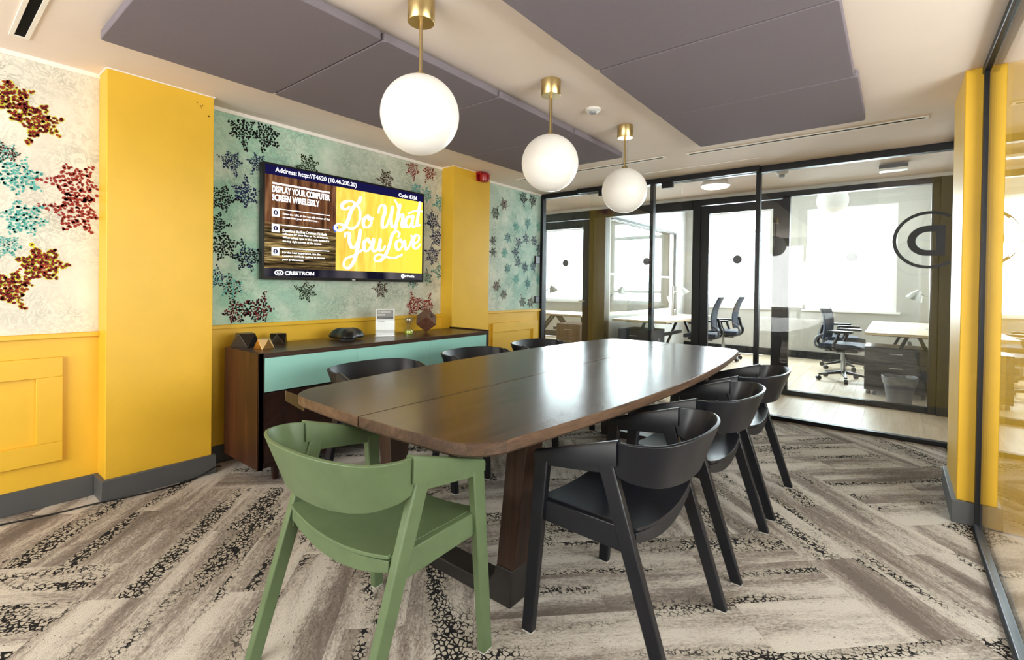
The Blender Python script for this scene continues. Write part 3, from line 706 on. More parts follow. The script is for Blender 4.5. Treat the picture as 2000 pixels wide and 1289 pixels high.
for zz, r in ((0.215, 0.142), (0.25, 0.15), (0.296, 0.154), (0.30, 0.148), (0.27, 0.139)):
    rings.append([(r * (1 + 0.035 * math.sin(5 * a) + 0.02 * math.sin(11 * a)) * math.cos(a), r * (1 + 0.035 * math.sin(5 * a)) * math.sin(a), zz + 0.008 * math.sin(3 * a)) for a in [2 * PI * k / 40 for k in range(40)]])
MB().loft(rings, caps=False).build('bag', 'bag_grey', bn, 0, 60)

# task chairs
def task_chair(loc, rz, label):
    t = thing('office_chair', label, 'chair', loc, rz, 'office chairs beyond the glass')
    hub = MB().lathe([(0.0, 0.07), (0.035, 0.07), (0.04, 0.12), (0.028, 0.15), (0.025, 0.30), (0.018, 0.30), (0.018, 0.40), (0.0, 0.40)], (0, 0, 0), 14).build('gas_column', 'steel', t, 0, 40)
    for k in range(5):
        a = 2 * PI * k / 5 + 0.3; c, s_ = math.cos(a), math.sin(a)
        leg = MB().beam((0.02 * c, 0.02 * s_, 0.115), (0.30 * c, 0.30 * s_, 0.075), 0.05, 0.04, 0.03, 0.022).build('base_leg', 'black_plastic', t, 0.004)
        MB().tube([(0.30 * c - 0.02 * s_, 0.30 * s_ + 0.02 * c, 0.03), (0.30 * c + 0.02 * s_, 0.30 * s_ - 0.02 * c, 0.03)], 0.03, 14).build('caster', 'black_plastic', leg, 0, 40)
    def seat(u, v):
        x = (u - 0.5) * 0.48; y = (v - 0.5) * 0.48
        return (x, y, 0.46 + 0.02 * (2 * u - 1) ** 2 - 0.03 * max(0, v - 0.8) * 5 * 0.6), (0, 0, 1)
    MB().grid_solid(seat, 10, 10, 0.055).build('seat', 'blue_grey_fabric', t, 0.012)
    MB().box(-0.16, 0.16, -0.18, 0.18, 0.395, 0.43).build('mechanism', 'black_plastic', t, 0.006)
    def back(u, v):
        x = (u - 0.5) * (0.46 - 0.06 * v); z = 0.56 + v * 0.52
        y = -0.235 - 0.06 * math.sin(v * PI * 0.9) * -0.6 - 0.10 * v * v + 0.05 * (2 * u - 1) ** 2
        return (x, y, z), (0, 1, 0.25)
    MB().grid_solid(back, 12, 12, 0.018).build('backrest', 'blue_grey_fabric', t, 0.004)
    # frame that curls from under the seat up behind the back
    MB().tube(catmull([(0.0, -0.05, 0.41), (0, -0.22, 0.43), (0, -0.30, 0.50), (0, -0.27, 0.62), (0, -0.24, 0.74)], 5), 0.022, 8).build('spine', 'black_plastic', t, 0, 50)
    for sx_ in (-1, 1):
        MB().tube(catmull([(sx_ * 0.2, -0.02, 0.41), (sx_ * 0.29, -0.06, 0.46), (sx_ * 0.29, -0.02, 0.58), (sx_ * 0.285, 0.0, 0.655)], 5), 0.02, 8).build('arm_support', 'black_plastic', t, 0, 50)
        MB().box(sx_ * 0.285 - 0.045, sx_ * 0.285 + 0.045, -0.12, 0.15, 0.655, 0.685).build('arm_pad', 'black_plastic', t, 0.010)
        MB().tube(catmull([(sx_ * 0.17, -0.12, 0.42), (sx_ * 0.215, -0.27, 0.46), (sx_ * 0.22, -0.27, 0.56), (sx_ * 0.2, -0.2, 0.62)], 5), 0.018, 8).build('back_bracket', 'grey_plastic', t, 0, 50)
    return t
task_chair((-0.53, 7.85, 0), -PI / 2 - 0.12, 'black mesh task chair facing the right office desk')
task_chair((-0.62, 9.05, 0), -PI / 2 + 0.25, 'task chair half hidden behind the nearer one in the right office')
task_chair((-2.42, 7.95, 0), PI / 2 + 0.15, 'task chair drawn up to the side window desk, nearer one')
task_chair((-2.30, 8.75, 0), PI / 2 + 0.1, 'task chair with high mesh back beyond the office door frame')
task_chair((-4.25, 7.75, 0), PI - 0.1, 'task chair seen through the leftmost glass door')

def desk_lamp(loc, rz, label):
    t = thing('desk_lamp', label, 'lamp', loc, rz, 'desk lamps in the offices')
    MB().lathe([(0, 0), (0.085, 0), (0.085, 0.015), (0.02, 0.028), (0, 0.03)], (0, 0, 0), 20).build('base', 'steel', t, 0, 40)
    MB().tube([(0, 0, 0.02), (-0.10, 0, 0.30)], 0.007, 8).tube([(0.02, 0, 0.03), (-0.08, 0, 0.31)], 0.004, 6).build('lower_arm', 'steel', t, 0, 40)
    MB().tube([(-0.10, 0, 0.30), (0.13, 0, 0.44)], 0.007, 8).build('upper_arm', 'steel', t, 0, 40)
    mb = MB(); prof = [(0.02, 0.06), (0.03, 0.045), (0.06, 0.0), (0.085, -0.06), (0.081, -0.06), (0.056, 0.0), (0.02, 0.04)]
    rings = []; ax = Vector((0.45, 0, -0.9)).normalized(); e1 = Vector((0, 1, 0)); e2 = ax.cross(e1); c0 = Vector((0.16, 0, 0.42))
    for r, z in prof: rings.append([c0 - ax * z + (e1 * math.cos(a) + e2 * math.sin(a)) * r for a in [2 * PI * k / 20 for k in range(20)]])
    mb.loft(rings, caps=False).build('shade', 'steel', t, 0, 50)
    return t
desk_lamp((0.36, 7.6, 0.75), PI - 0.3, 'jointed steel desk lamp on the right office desk')
desk_lamp((-2.98, 8.2, 0.75), 0.6, 'jointed steel desk lamp on the desk by the side window')
desk_lamp((-4.95, 7.15, 0.75), 0.3, 'jointed desk lamp behind the leftmost glass door')
# papers on the right desk
for i, (x, y, a) in enumerate(((0.0, 7.4, 0.2), (0.12, 7.9, -0.3), (-0.08, 8.3, 0.1))):
    o = MB().box(-0.105, 0.105, -0.148, 0.148, 0, 0.003).build('paper_sheet', 'paper_white'); o.location = (x, y, 0.75); o.rotation_euler = (0, 0, a)
    tag(o, ['sheet of paper nearest the glass on the right office desk', 'sheet of paper in the middle of the right office desk', 'sheet of paper farthest back on the right office desk'][i], 'paper', 'papers on the right office desk')

def globe_lamp(loc, R, rod, label, name='pendant_lamp', group=None, wires=True):
    """hangs from its ceiling point loc"""
    t = thing(name, label, 'lamp', loc, 0, group)
    MB().lathe([(0.0, 0.0), (0.0555, 0.0), (0.0555, -0.085), (0.053, -0.088), (0.0, -0.088)], (0, 0, 0), 40).build('canopy', 'brass', t, 0, 40)
    MB().tube([(0, 0, -0.085), (0, 0, -rod)], 0.0075, 12).build('rod', 'brass', t, 0, 40)
    MB().lathe([(0.0, -rod + 0.012), (0.02, -rod + 0.012), (0.024, -rod - 0.004), (0.0, -rod - 0.006)], (0, 0, 0), 20).build('collar', 'brass', t, 0, 40)
    n = 36; prof = [(R * math.sin(PI * k / n) if 0 < k < n else 0.0005, -rod - R + 0.0 + R * math.cos(PI * k / n)) for k in range(n + 1)]
    MB().lathe(prof, (0, 0, 0), 56).build('globe_shade', 'opal_glass', t, 0, 180)
    if wires:
        for s_ in (-1, 1):
            MB().tube([(s_ * 0.037 * 0.8, s_ * 0.037 * -0.6, -0.085), (s_ * 0.037 * 0.8, s_ * 0.037 * -0.6, -rod - 0.006)], 0.0008, 5).build('suspension_wire', 'steel', t)
    return t
GZ = 1.915; GR = 0.160
for i, y in enumerate((1.317, 2.271, 3.23)):
    globe_lamp((-1.5435, y, HC), GR, HC - GZ - GR, ['white globe pendant on a brass rod, nearest and largest of three', 'white globe pendant on a brass rod, middle of the three', 'white globe pendant on a brass rod, farthest of the three'][i], group='globe pendants above the meeting table')
globe_lamp((-0.70, 8.0, OC), 0.19, 0.30, 'white globe pendant hanging inside the right office', group='globe pendant in the right office', wires=False)

# ------------------------------------------------------------------ ceiling fittings
PAN = []
yl = [0.547, 1.342, 2.159, 3.008, 3.806]; yr = [0.56, 1.38, 2.200, 3.048, 3.873]
ords = ['first', 'second', 'third', 'fourth']
for side, xs_, ys_ in (('left', (-2.8775, -1.8308), yl), ('right', (-1.2095, -0.1827), yr)):
    for k in range(4):
        y0, y1 = ys_[k] + 0.004, ys_[k + 1] - 0.004; x0, x1 = xs_
        if side == 'right' and k == 3: x0, x1 = x0 + 0.0, x1 + 0.015
        t = thing('acoustic_panel', 'grey felt ceiling panel, %s from the near end of the %s row' % (ords[k], side), 'ceiling panel', ((x0 + x1) / 2, (y0 + y1) / 2, 2.3216), 0, 'grey felt ceiling panels, %s row' % side)
        hx, hy = (x1 - x0) / 2, (y1 - y0) / 2; r = 0.02
        ring = [(sx_ * (hx - r) + r * math.cos(a), sy_ * (hy - r) + r * math.sin(a)) for sx_, sy_, a0 in ((1, 1, 0), (-1, 1, PI / 2), (-1, -1, PI), (1, -1, 1.5 * PI)) for a in [a0 + j * PI / 8 for j in range(5)]]
        MB().prism(ring, 0, 0.04).build('felt_pad', 'felt_grey', t, 0.004)
        for sx_ in (-1, 1):
            for sy_ in (-1, 1):
                MB().lathe([(0.0, 0.04), (0.012, 0.04), (0.012, HC - 2.3216), (0, HC - 2.3216)], (sx_ * (hx - 0.15), sy_ * (hy - 0.15), 0), 10).build('standoff', 'steel', t)
def slot(x0, x1, y, label):
    t = thing('air_slot', label, 'air vent', ((x0 + x1) / 2, y, HC), 0); hw = (x1 - x0) / 2
    part('frame', 'trim_white', t, (-hw, hw, -0.035, -0.018, -0.006, 0), (-hw, hw, 0.018, 0.035, -0.006, 0), (-hw, -hw + 0.02, -0.018, 0.018, -0.006, 0), (hw - 0.02, hw, -0.018, 0.018, -0.006, 0), bevel=0.001)
    part('slot', 'dark_slot', t, (-hw + 0.02, hw - 0.02, -0.018, 0.018, -0.0025, 0))
slot(-3.28, -1.62, 4.20, 'black slot air vent in the ceiling before the left part of the glass wall')
slot(-1.44, 0.16, 4.235, 'black slot air vent in the ceiling beyond the right row of felt panels')
slot(-3.31, -1.8, 0.335, 'black slot air vent in the ceiling above the near wallpaper')
tag(part('access_seam', 'trim_white', None, (-2.03, -0.94, 4.69, 4.705, HC - 0.004, HC)), 'thin white seam strip on the ceiling in front of the glass wall', 'trim')
def detector(loc, r, h, label, name='smoke_detector'):
    t = thing(name, label, 'detector', loc)
    MB().lathe([(0, 0), (r, 0), (r, -h * 0.35), (r * 0.8, -h * 0.6), (0, -h * 0.6)], (0, 0, 0), 24).build('housing', 'white_plastic', t, 0, 40)
    MB().lathe([(0, -h * 0.55), (r * 0.5, -h * 0.55), (r * 0.42, -h), (0, -h)], (0, 0, 0), 20).build('sensor', 'paper_grey', t, 0, 40)
detector((-1.568, 2.798, HC), 0.05, 0.03, 'small round white detector on the ceiling between the felt rows')
detector((-0.885, 5.33, HC), 0.055, 0.07, 'white smoke detector on the corridor ceiling beyond the glass')
cl_ = thing('corridor_light', 'round lit ceiling lamp in the corridor beyond the glass', 'lamp', (-1.535, 5.42, HC))
MB().lathe([(0, 0), (0.12, 0), (0.15, -0.065), (0.145, -0.065), (0, -0.05)], (0, 0, 0), 36).build('housing', 'white_plastic', cl_, 0, 40)
MB().lathe([(0, -0.062), (0.142, -0.062), (0.13, -0.078), (0, -0.082)], (0, 0, 0), 36).build('diffuser', 'lamp_light', cl_, 0, 60)
el = thing('emergency_light', 'white box emergency light on the corridor ceiling at the right', 'lamp', (-0.03, 5.62, HC))
part('bracket', 'steel', el, (-0.008, 0.008, -0.008, 0.008, -0.012, 0))
part('body', 'grey_plastic', el, (-0.105, 0.105, -0.05, 0.05, -0.044, -0.012), bevel=0.003)
part('lens', 'white_plastic', el, (-0.103, 0.103, -0.049, 0.049, -0.067, -0.044), bevel=0.003)

# ------------------------------------------------------------------ small wall fittings
al = thing('alarm_beacon', 'red alarm beacon high on the farther yellow pier', 'alarm', (XP, 3.70, 2.333))
def dome(u, v): pass
prof = [(0.0, 0.0), (0.040, 0.003), (0.055, 0.02), (0.058, 0.05), (0.0, 0.05)]
mb = MB(); rings = []
for zz, r, sq in ((-0.055, 0.030, 1), (-0.048, 0.048, 1), (-0.02, 0.054, 1), (0.02, 0.054, 1)):
    rings.append([(0.012 + 0.055 + r * math.cos(a) * 1.0, r * math.sin(a), zz) for a in [2 * PI * k / 24 for k in range(24)]])
mb.loft(rings).build('lens', 'red_plastic', al, 0, 50)
MB().box(0, 0.07, -0.062, 0.062, 0.02, 0.047).box(0, 0.014, -0.06, 0.06, -0.045, 0.02).build('base', 'red_plastic', al, 0.006)
for z, s_, lab in ((1.545, 0.052, 'grey wall controller on the far wallpaper, upper of two'), (1.045, 0.045, 'grey wall switch low on the far wallpaper above the dado')):
    t = thing('wall_switch', lab, 'switch', (XL + 0.0015, 4.965, z))
    part('backplate', 'black_plastic', t, (0, 0.012, -s_, s_, -s_, s_), bevel=0.003)
    part('face', 'grey_plastic', t, (0.012, 0.020, -s_ * 0.86, s_ * 0.86, -s_ * 0.86, s_ * 0.86), bevel=0.003)

# ------------------------------------------------------------------ television
XT = -3.476
tv = thing('television', 'wall mounted flat screen television showing a welcome slide', 'television', (XT, 2.290, 1.652))
part('casing', 'black_plastic', tv, (-0.055, -0.004, -0.738, 0.738, -0.415, 0.415), bevel=0.006)
part('bezel', 'black_plastic', tv, (-0.004, 0.002, -0.738, -0.722, -0.415, 0.415), (-0.004, 0.002, 0.722, 0.738, -0.415, 0.415), (-0.004, 0.002, -0.722, 0.722, 0.402, 0.415), (-0.004, 0.002, -0.722, 0.722, -0.415, -0.392), bevel=0.001)
part('wall_bracket', 'black_frame', tv, (-0.078, -0.055, -0.25, 0.25, -0.2, 0.2))
def flat(name, mat, y0, y1, z0, z1, x=-0.0035, parent=tv):
    return MB().add([(x, y0, z0), (x, y1, z0), (x, y1, z1), (x, y0, z1)], [(0, 1, 2, 3)]).build(name, mat, parent, fix=False)
scr = flat('screen_header', 'screen_navy', -0.722, 0.722, 0.333, 0.402)
flat('screen_footer', 'screen_footer', -0.722, 0.722, -0.392, -0.332)
flat('screen_photo', 'screen_photo', -0.722, -0.168, -0.332, 0.333)
flat('screen_poster', 'screen_yellow', -0.168, 0.722, -0.332, 0.333)
X1 = -0.0028
lettering('Address: http://T4620 (10.46.200.20)', (X1, -0.650, 0.347), 0.664, 0.044, 'screen_white', tv, bold=0.012)
lettering('Code: 8756', (X1, 0.443, 0.345), 0.212, 0.033, 'screen_white', tv, bold=0.015)
lettering('DISPLAY YOUR COMPUTER', (X1, -0.671, 0.210), 0.448, 0.048, 'screen_white', tv, bold=0.035)
lettering('SCREEN WIRELESSLY', (X1, -0.671, 0.150), 0.360, 0.048, 'screen_white', tv, bold=0.035)
flat('rule', 'screen_white', -0.671, -0.224, 0.268, 0.280, X1)
for zb, n_, zl in ((0.066, '1', 0.095), (-0.045, '2', -0.018), (-0.211, '3', -0.184)):
    flat('rule', 'screen_white', -0.671, -0.224, zl - 0.003, zl + 0.003, X1)
    bxo = flat('number_box', 'screen_white', -0.671, -0.617, zb - 0.029, zb + 0.029, X1)
    MB().add([(X1 + 0.0004, -0.644 + 0.017 * math.cos(k * PI / 10), zb + 0.017 * math.sin(k * PI / 10)) for k in range(20)], [tuple(range(20))]).build('number_disc', 'screen_navy', bxo, fix=False)
    lettering(n_, (X1 + 0.0008, -0.644, zb), 0.010, 0.018, 'screen_white', bxo, 'C', 0.03)
for zt_, wd_, s_ in ((0.052, 0.370, 'Enter the URL in the top left corner of the'), (0.027, 0.275, 'screen into your web browser.'),
                   (-0.066, 0.350, 'Download the free Crestron AirMedia'), (-0.092, 0.362, 'software for your Mac or PC in seconds.'), (-0.118, 0.368, 'When asked, type in the code located in'), (-0.144, 0.305, 'the top right corner of the screen.'),
                   (-0.226, 0.295, 'For the best experience, use the'), (-0.252, 0.330, 'Crestron AirMedia options to choose'), (-0.278, 0.160, 'your preferences.')):
    lettering(s_, (X1, -0.594, zt_), wd_, 0.020, 'screen_white', tv, bold=0.012)
lettering('CRESTRON', (X1, -0.575, -0.378), 0.226, 0.028, 'screen_white', tv, bold=0.03)
mb = MB()
for r0, r1, sh in ((0.020, 0.027, 0.0), (0.006, 0.012, 0.008)):
    for k in range(24):
        a0, a1 = 2 * PI * k / 24, 2 * PI * (k + 1) / 24
        mb.add([(X1, -0.617 + 1.25 * r * math.cos(a), -0.364 + 0.72 * r * math.sin(a)) for r, a in ((r0, a0), (r1, a0), (r1, a1), (r0, a1))], [(0, 1, 2, 3)])
mb.build('swirl_emblem', 'screen_white', tv, fix=False)
lettering('irMedia', (X1, 0.523, -0.373), 0.110, 0.024, 'screen_white', tv, bold=0.0)
MB().add([(X1, 0.500 + 0.020 * math.cos(k * PI / 10), -0.362 + 0.020 * math.sin(k * PI / 10)) for k in range(20)], [tuple(range(20))]).build('round_emblem', 'screen_white', tv, fix=False)
lettering('A', (X1 + 0.0004, 0.500, -0.362), 0.018, 0.022, 'screen_navy', tv, 'C', 0.02)
flat('maker_mark', 'white_plastic', -0.022, 0.008, -0.409, -0.402, 0.0024)
MB().add([(X1, -0.172 + 0.022 * math.cos(k * PI / 10), 0.003 + 0.030 * math.sin(k * PI / 10)) for k in range(20)], [tuple(range(20))]).build('blue_spot', 'screen_blue', tv, fix=False)
STROKES = [[(0.0502,0.2738),(0.0369,0.2377),(0.0003,0.2071),(-0.0374,0.1515),(-0.0648,0.0728),(-0.1014,0.0065),(-0.1516,-0.015),(-0.1763,0.0071),(-0.1477,0.0388),(-0.0924,0.0282),(-0.0262,0.0116),(0.0265,0.0492),(0.0521,0.1203),(0.0345,0.1948),(-0.0288,0.235),(-0.0946,0.2189),(-0.12,0.1805),(-0.092,0.1611),(-0.052,0.1831)],[(0.1249,0.1334),(0.0851,0.0984),(0.0857,0.0469),(0.126,0.0407),(0.1613,0.081),(0.1505,0.1234),(0.1249,0.1334),(0.1405,0.1048),(0.1762,0.1194)],[(0.2309,0.1771),(0.2429,0.2274),(0.2854,0.2466),(0.2991,0.1947),(0.2711,0.1109),(0.275,0.056),(0.3148,0.0709),(0.3521,0.1563),(0.3787,0.2413),(0.3633,0.1486),(0.3732,0.0725),(0.4088,0.0899),(0.4474,0.1769),(0.4313,0.2668),(0.4002,0.3063)],[(0.4575,0.2704),(0.436,0.1756),(0.4115,0.0609)],[(0.42,0.1003),(0.4645,0.179),(0.4934,0.1825),(0.4832,0.0886),(0.5123,0.0842),(0.5356,0.1035)],[(0.5916,0.1851),(0.5405,0.1696),(0.5213,0.1113),(0.5537,0.0819),(0.5949,0.1287),(0.6085,0.1918),(0.5976,0.1101),(0.6257,0.096),(0.6559,0.1259)],[(0.6901,0.3218),(0.6649,0.1843),(0.6561,0.1115),(0.6932,0.1203)],[(0.5577,0.211),(0.6296,0.2419),(0.7188,0.2486)],[(-0.0896,-0.0547),(-0.0824,-0.029),(-0.0495,-0.0302),(-0.0487,-0.093),(-0.0244,-0.1416),(0.0139,-0.1219),(0.0423,-0.043),(0.0534,0.0093)],[(0.0516,0.0005),(0.0335,-0.129),(-0.0039,-0.2502),(-0.0556,-0.3114),(-0.0961,-0.2921),(-0.08,-0.2372),(-0.0044,-0.2037),(0.0782,-0.1517)],[(0.1273,-0.0616),(0.0904,-0.0905),(0.0931,-0.1507),(0.1285,-0.157),(0.1586,-0.1114),(0.1427,-0.069),(0.1273,-0.0616),(0.148,-0.086),(0.1736,-0.0752)],[(0.1837,-0.0613),(0.1743,-0.1365),(0.2006,-0.1567),(0.2368,-0.1145),(0.2519,-0.0556),(0.2424,-0.1363),(0.2745,-0.1431),(0.301,-0.1099)],[(0.4421,-0.0151),(0.4576,0.0195),(0.4186,0.0342),(0.3786,0.0003),(0.3552,-0.0743),(0.3212,-0.158),(0.2649,-0.2284),(0.2121,-0.2399),(0.194,-0.2108),(0.2398,-0.1817),(0.3239,-0.1984),(0.4016,-0.2033),(0.4868,-0.1691)],[(0.4676,-0.0379),(0.4223,-0.0646),(0.423,-0.115),(0.4574,-0.1265),(0.4915,-0.087),(0.4793,-0.0462),(0.4676,-0.0379),(0.4911,-0.0592),(0.52,-0.0429)],[(0.5142,-0.048),(0.5269,-0.1125),(0.5564,-0.1058),(0.5971,-0.0225),(0.5906,0.0101)],[(0.6099,-0.0689),(0.6707,-0.0355),(0.6824,0.0134),(0.6452,0.0197),(0.6154,-0.0305),(0.6163,-0.0874),(0.6532,-0.1039),(0.6985,-0.0622)]]
X2 = X1 + 0.0006
for si, s_ in enumerate(STROKES):
    P = catmull(s_, 6); mb = MB(); NP = len(P)
    def wid(i):
        a, b = P[max(i - 2, 0)], P[min(i + 2, NP - 1)]; dx, dy = b[0] - a[0], b[1] - a[1]; L_ = math.hypot(dx, dy) or 1
        return (0.0070 if si == 7 else 0.0078) + 0.0062 * max(0.0, -dy / L_) + 0.0025 * abs(dy / L_)
    for i in range(NP - 1):
        a, b = P[i], P[i + 1]; d = Vector((b[0] - a[0], b[1] - a[1]))
        if d.length < 1e-6: continue
        d.normalize(); ha, hb = wid(i), wid(i + 1)
        mb.add([(X2, a[0] - d.y * ha, a[1] + d.x * ha), (X2, a[0] + d.y * ha, a[1] - d.x * ha), (X2, b[0] + d.y * hb, b[1] - d.x * hb), (X2, b[0] - d.y * hb, b[1] + d.x * hb)], [(0, 1, 2, 3)])
    for i in list(range(0, NP, 2)) + [NP - 1]:
        p = P[i]; hw = wid(i)
        mb.add([(X2, p[0] + hw * math.cos(k * PI / 5), p[1] + hw * math.sin(k * PI / 5)) for k in range(10)], [tuple(range(10))])
    mb.build('script_stroke', 'screen_white', tv, fix=False)

# ------------------------------------------------------------------ sideboard and what stands on it
SBX0, SBX1, SBY0, SBY1, SBH = -3.415, -2.925, 1.292, 3.345, 0.795
sb = thing('sideboard', 'dark walnut sideboard with mint drawer fronts below the television', 'sideboard', ((SBX0 + SBX1) / 2, (SBY0 + SBY1) / 2, 0))
hx, hy = (SBX1 - SBX0) / 2, (SBY1 - SBY0) / 2
part('side_panel', 'walnut_side', sb, (-hx, hx, -hy, -hy + 0.03, 0.10, SBH), bevel=0.002)
part('side_panel', 'walnut_dark', sb, (-hx, hx, hy - 0.03, hy, 0.10, SBH + 0.012), bevel=0.002)
part('worktop', 'walnut_top', sb, (-hx, hx, -hy + 0.03, hy - 0.03, SBH - 0.03, SBH), bevel=0.002)
part('back_panel', 'walnut_dark', sb, (-hx, -hx + 0.015, -hy + 0.03, hy - 0.03, 0.10, SBH - 0.03))
part('bottom_panel', 'walnut_dark', sb, (-hx, hx - 0.02, -hy + 0.03, hy - 0.03, 0.10, 0.13))
part('front_edge', 'walnut_dark', sb, (hx - 0.012, hx, -hy, -hy + 0.031, 0.10, SBH + 0.001), bevel=0.001)
ya = [-hy + 0.034, 1.955 - (SBY0 + SBY1) / 2, 2.63 - (SBY0 + SBY1) / 2, hy - 0.034]
for k in range(3):
    part('drawer_front', 'mint_lacquer', sb, (hx - 0.022, hx - 0.001, ya[k] + 0.0015, ya[k + 1] - 0.0015, 0.562, 0.783), bevel=0.001)
# lower doors: chevron veneer with inlaid brass
for k in range(3):
    y0, y1 = ya[k] + 0.0015, ya[k + 1] - 0.0015; w3 = (y1 - y0)
    dd = part('door', 'walnut_dark', sb, (hx - 0.026, hx - 0.006, y0, y1, 0.135, 0.555), bevel=0.001)
    nchev = 5; step = w3 / nchev
    for c in range(nchev):
        a, b = y0 + c * step, y0 + (c + 1) * step; up = (c % 2 == 0)
        for q in range(3):
            z0 = 0.14 + q * 0.13; za, zb = (z0, z0 + 0.09) if up else (z0 + 0.09, z0)
            pts = [(a + 0.002, za), (b - 0.002, zb), (b - 0.002, zb + 0.012 + 0.085 * 0.9), (a + 0.002, za + 0.012 + 0.085 * 0.9)]
            pts = [(p, min(max(r_, 0.137), 0.553)) for p, r_ in pts]
            brass_ = (c == 1 and q == 2)
            mbv = MB().prism(pts, hx - 0.006, hx - 0.002 if brass_ else hx - 0.004, lambda p, r_, x: (x, p, r_))
            o = mbv.build('inlay', 'dull_brass' if brass_ else 'walnut_dark', dd, 0.0008)
            if brass_: o['label'] = 'brass inlay'
for (x, y) in ((hx - 0.07, -hy + 0.135), (hx - 0.07, hy - 0.135), (-hx + 0.07, -hy + 0.135), (-hx + 0.07, hy - 0.135)):
    MB().hexa([(x - 0.014, y - 0.014, 0), (x + 0.014, y - 0.014, 0), (x + 0.014, y + 0.014, 0), (x - 0.014, y + 0.014, 0), (x - 0.021, y - 0.021, 0.10), (x + 0.021, y - 0.021, 0.10), (x + 0.021, y + 0.021, 0.10), (x - 0.021, y + 0.021, 0.10)]).build('leg', 'walnut_dark', sb, 0.002)

def poly_solid(name, label, loc, rz, s, mat_a, mat_b, flip=False, stretch=1.0):
    """faceted metal ornament: a cuboctahedron half with alternate facets"""
    t = thing(name, label, 'ornament', loc, rz)
    b = [(s * math.cos(a), s * math.sin(a)) for a in [k * PI / 2 + PI / 4 for k in range(4)]]
    u = [(s * 0.72 * math.cos(a) * stretch, s * 0.72 * math.sin(a)) for a in [k * PI / 2 for k in range(4)]]
    V = [(*p, 0) for p in b] + [(*p, s * 1.0) for p in u]
    tri_a = [(0, 1, 5), (1, 2, 6), (2, 3, 7), (3, 0, 4)]; tri_b = [(4, 0, 5), (5, 1, 6), (6, 2, 7), (7, 3, 4)]
    mb = MB(); mb.cur = 0; mb.add(V, tri_a + [(3, 2, 1, 0)]); mb.cur = 1; b0 = len(mb.v) - 8
    mb.f += [[b0 + i for i in f] for f in tri_b + [(4, 5, 6, 7)]]; mb.mi += [1] * 5
    mb.build('facets', [mat_a, mat_b], t, 0.0015)
    return t
ZT = SBH
poly_solid('faceted_ornament', 'tall dark faceted metal ornament, leftmost on the sideboard', (-3.33, 1.385, ZT), 0.55, 0.088, 'gunmetal', 'gunmetal', stretch=1.1)
poly_solid('faceted_ornament', 'low gold faceted metal ornament at the sideboard corner', (-3.155, 1.425, ZT), 0.2, 0.062, 'copper_gold', 'dull_brass')
poly_solid('faceted_ornament', 'small dark faceted metal ornament between gold ornament and phone', (-3.33, 1.60, ZT), 0.95, 0.072, 'gunmetal', 'gunmetal')

# conference phone
ph = thing('conference_phone', 'black three-armed conference phone on the sideboard', 'phone', (-3.23, 2.07, ZT), PI / 2)
def ph_ring(z, k, sh=0.0):
    out = []
    for i in range(60):
        a = 2 * PI * i / 60; r = (0.088 + 0.056 * (0.5 + 0.5 * math.cos(3 * a)) ** 1.3) * k
        out.append((r * math.cos(a), r * math.sin(a), z))
    return out
MB().loft([ph_ring(0.010, 0.86), ph_ring(0.016, 0.97), ph_ring(0.026, 1.0), ph_ring(0.034, 0.985), ph_ring(0.066, 0.80), ph_ring(0.082, 0.58), ph_ring(0.086, 0.48)]).build('body', 'black_plastic', ph, 0, 28)
MB().lathe([(0, 0), (0.055, 0), (0.05, 0.012), (0, 0.012)], (0, 0, 0), 20).build('foot', 'grey_plastic', ph)
def slab(name, mat, r0, r1, w_, z0, z1, th):
    ca, sa = math.cos(-PI / 3), math.sin(-PI / 3)
    P_ = [(r0, -w_), (r1, -w_), (r1, w_), (r0, w_)]; Z_ = [z0, z1, z1, z0]
    pts = [(x * ca - y * sa, x * sa + y * ca, z) for (x, y), z in zip(P_, Z_)]
    MB().hexa(pts + [(x, y, z + th) for x, y, z in pts]).build(name, mat, ph, 0.001)
slab('keypad', 'black_frame', 0.022, 0.080, 0.042, 0.081, 0.036, 0.008)
slab('display', 'paper_grey', 0.024, 0.045, 0.028, 0.0885, 0.0722, 0.002)
for k in range(3): slab('key_row', 'grey_plastic', 0.050 + 0.009 * k, 0.055 + 0.009 * k, 0.030, 0.0683 - 0.0070 * k, 0.0644 - 0.0070 * k, 0.0025)

# sign holder
sg = thing('sign_holder', 'upright white card in an acrylic stand on the sideboard', 'sign', (-3.215, 2.405, ZT), -0.5)
part('foot', 'thin_glass', sg, (-0.045, 0.045, -0.092, 0.092, 0, 0.004))
part('card', 'paper_white', sg, (-0.002, 0.002, -0.074, 0.074, 0.004, 0.222))
part('grey_band', 'paper_grey', sg, (0.002, 0.0026, -0.064, 0.064, 0.140, 0.212))
part('dark_wedge', 'grey_plastic', sg, (0.0026, 0.003, -0.064, 0.064, 0.140, 0.160))
lettering('CONFERENCE', (0.0032, -0.058, 0.187), 0.098, 0.015, 'paper_white', sg, bold=0.03)
lettering('ROOM', (0.0032, -0.058, 0.166), 0.052, 0.015, 'paper_white', sg, bold=0.03)
lettering("LET'S MEET", (0.0028, -0.058, 0.118), 0.056, 0.008, 'print_k', sg, bold=0.03)
part('sleeve', 'thin_glass', sg, (0.004, 0.006, -0.078, 0.078, 0.004, 0.226))

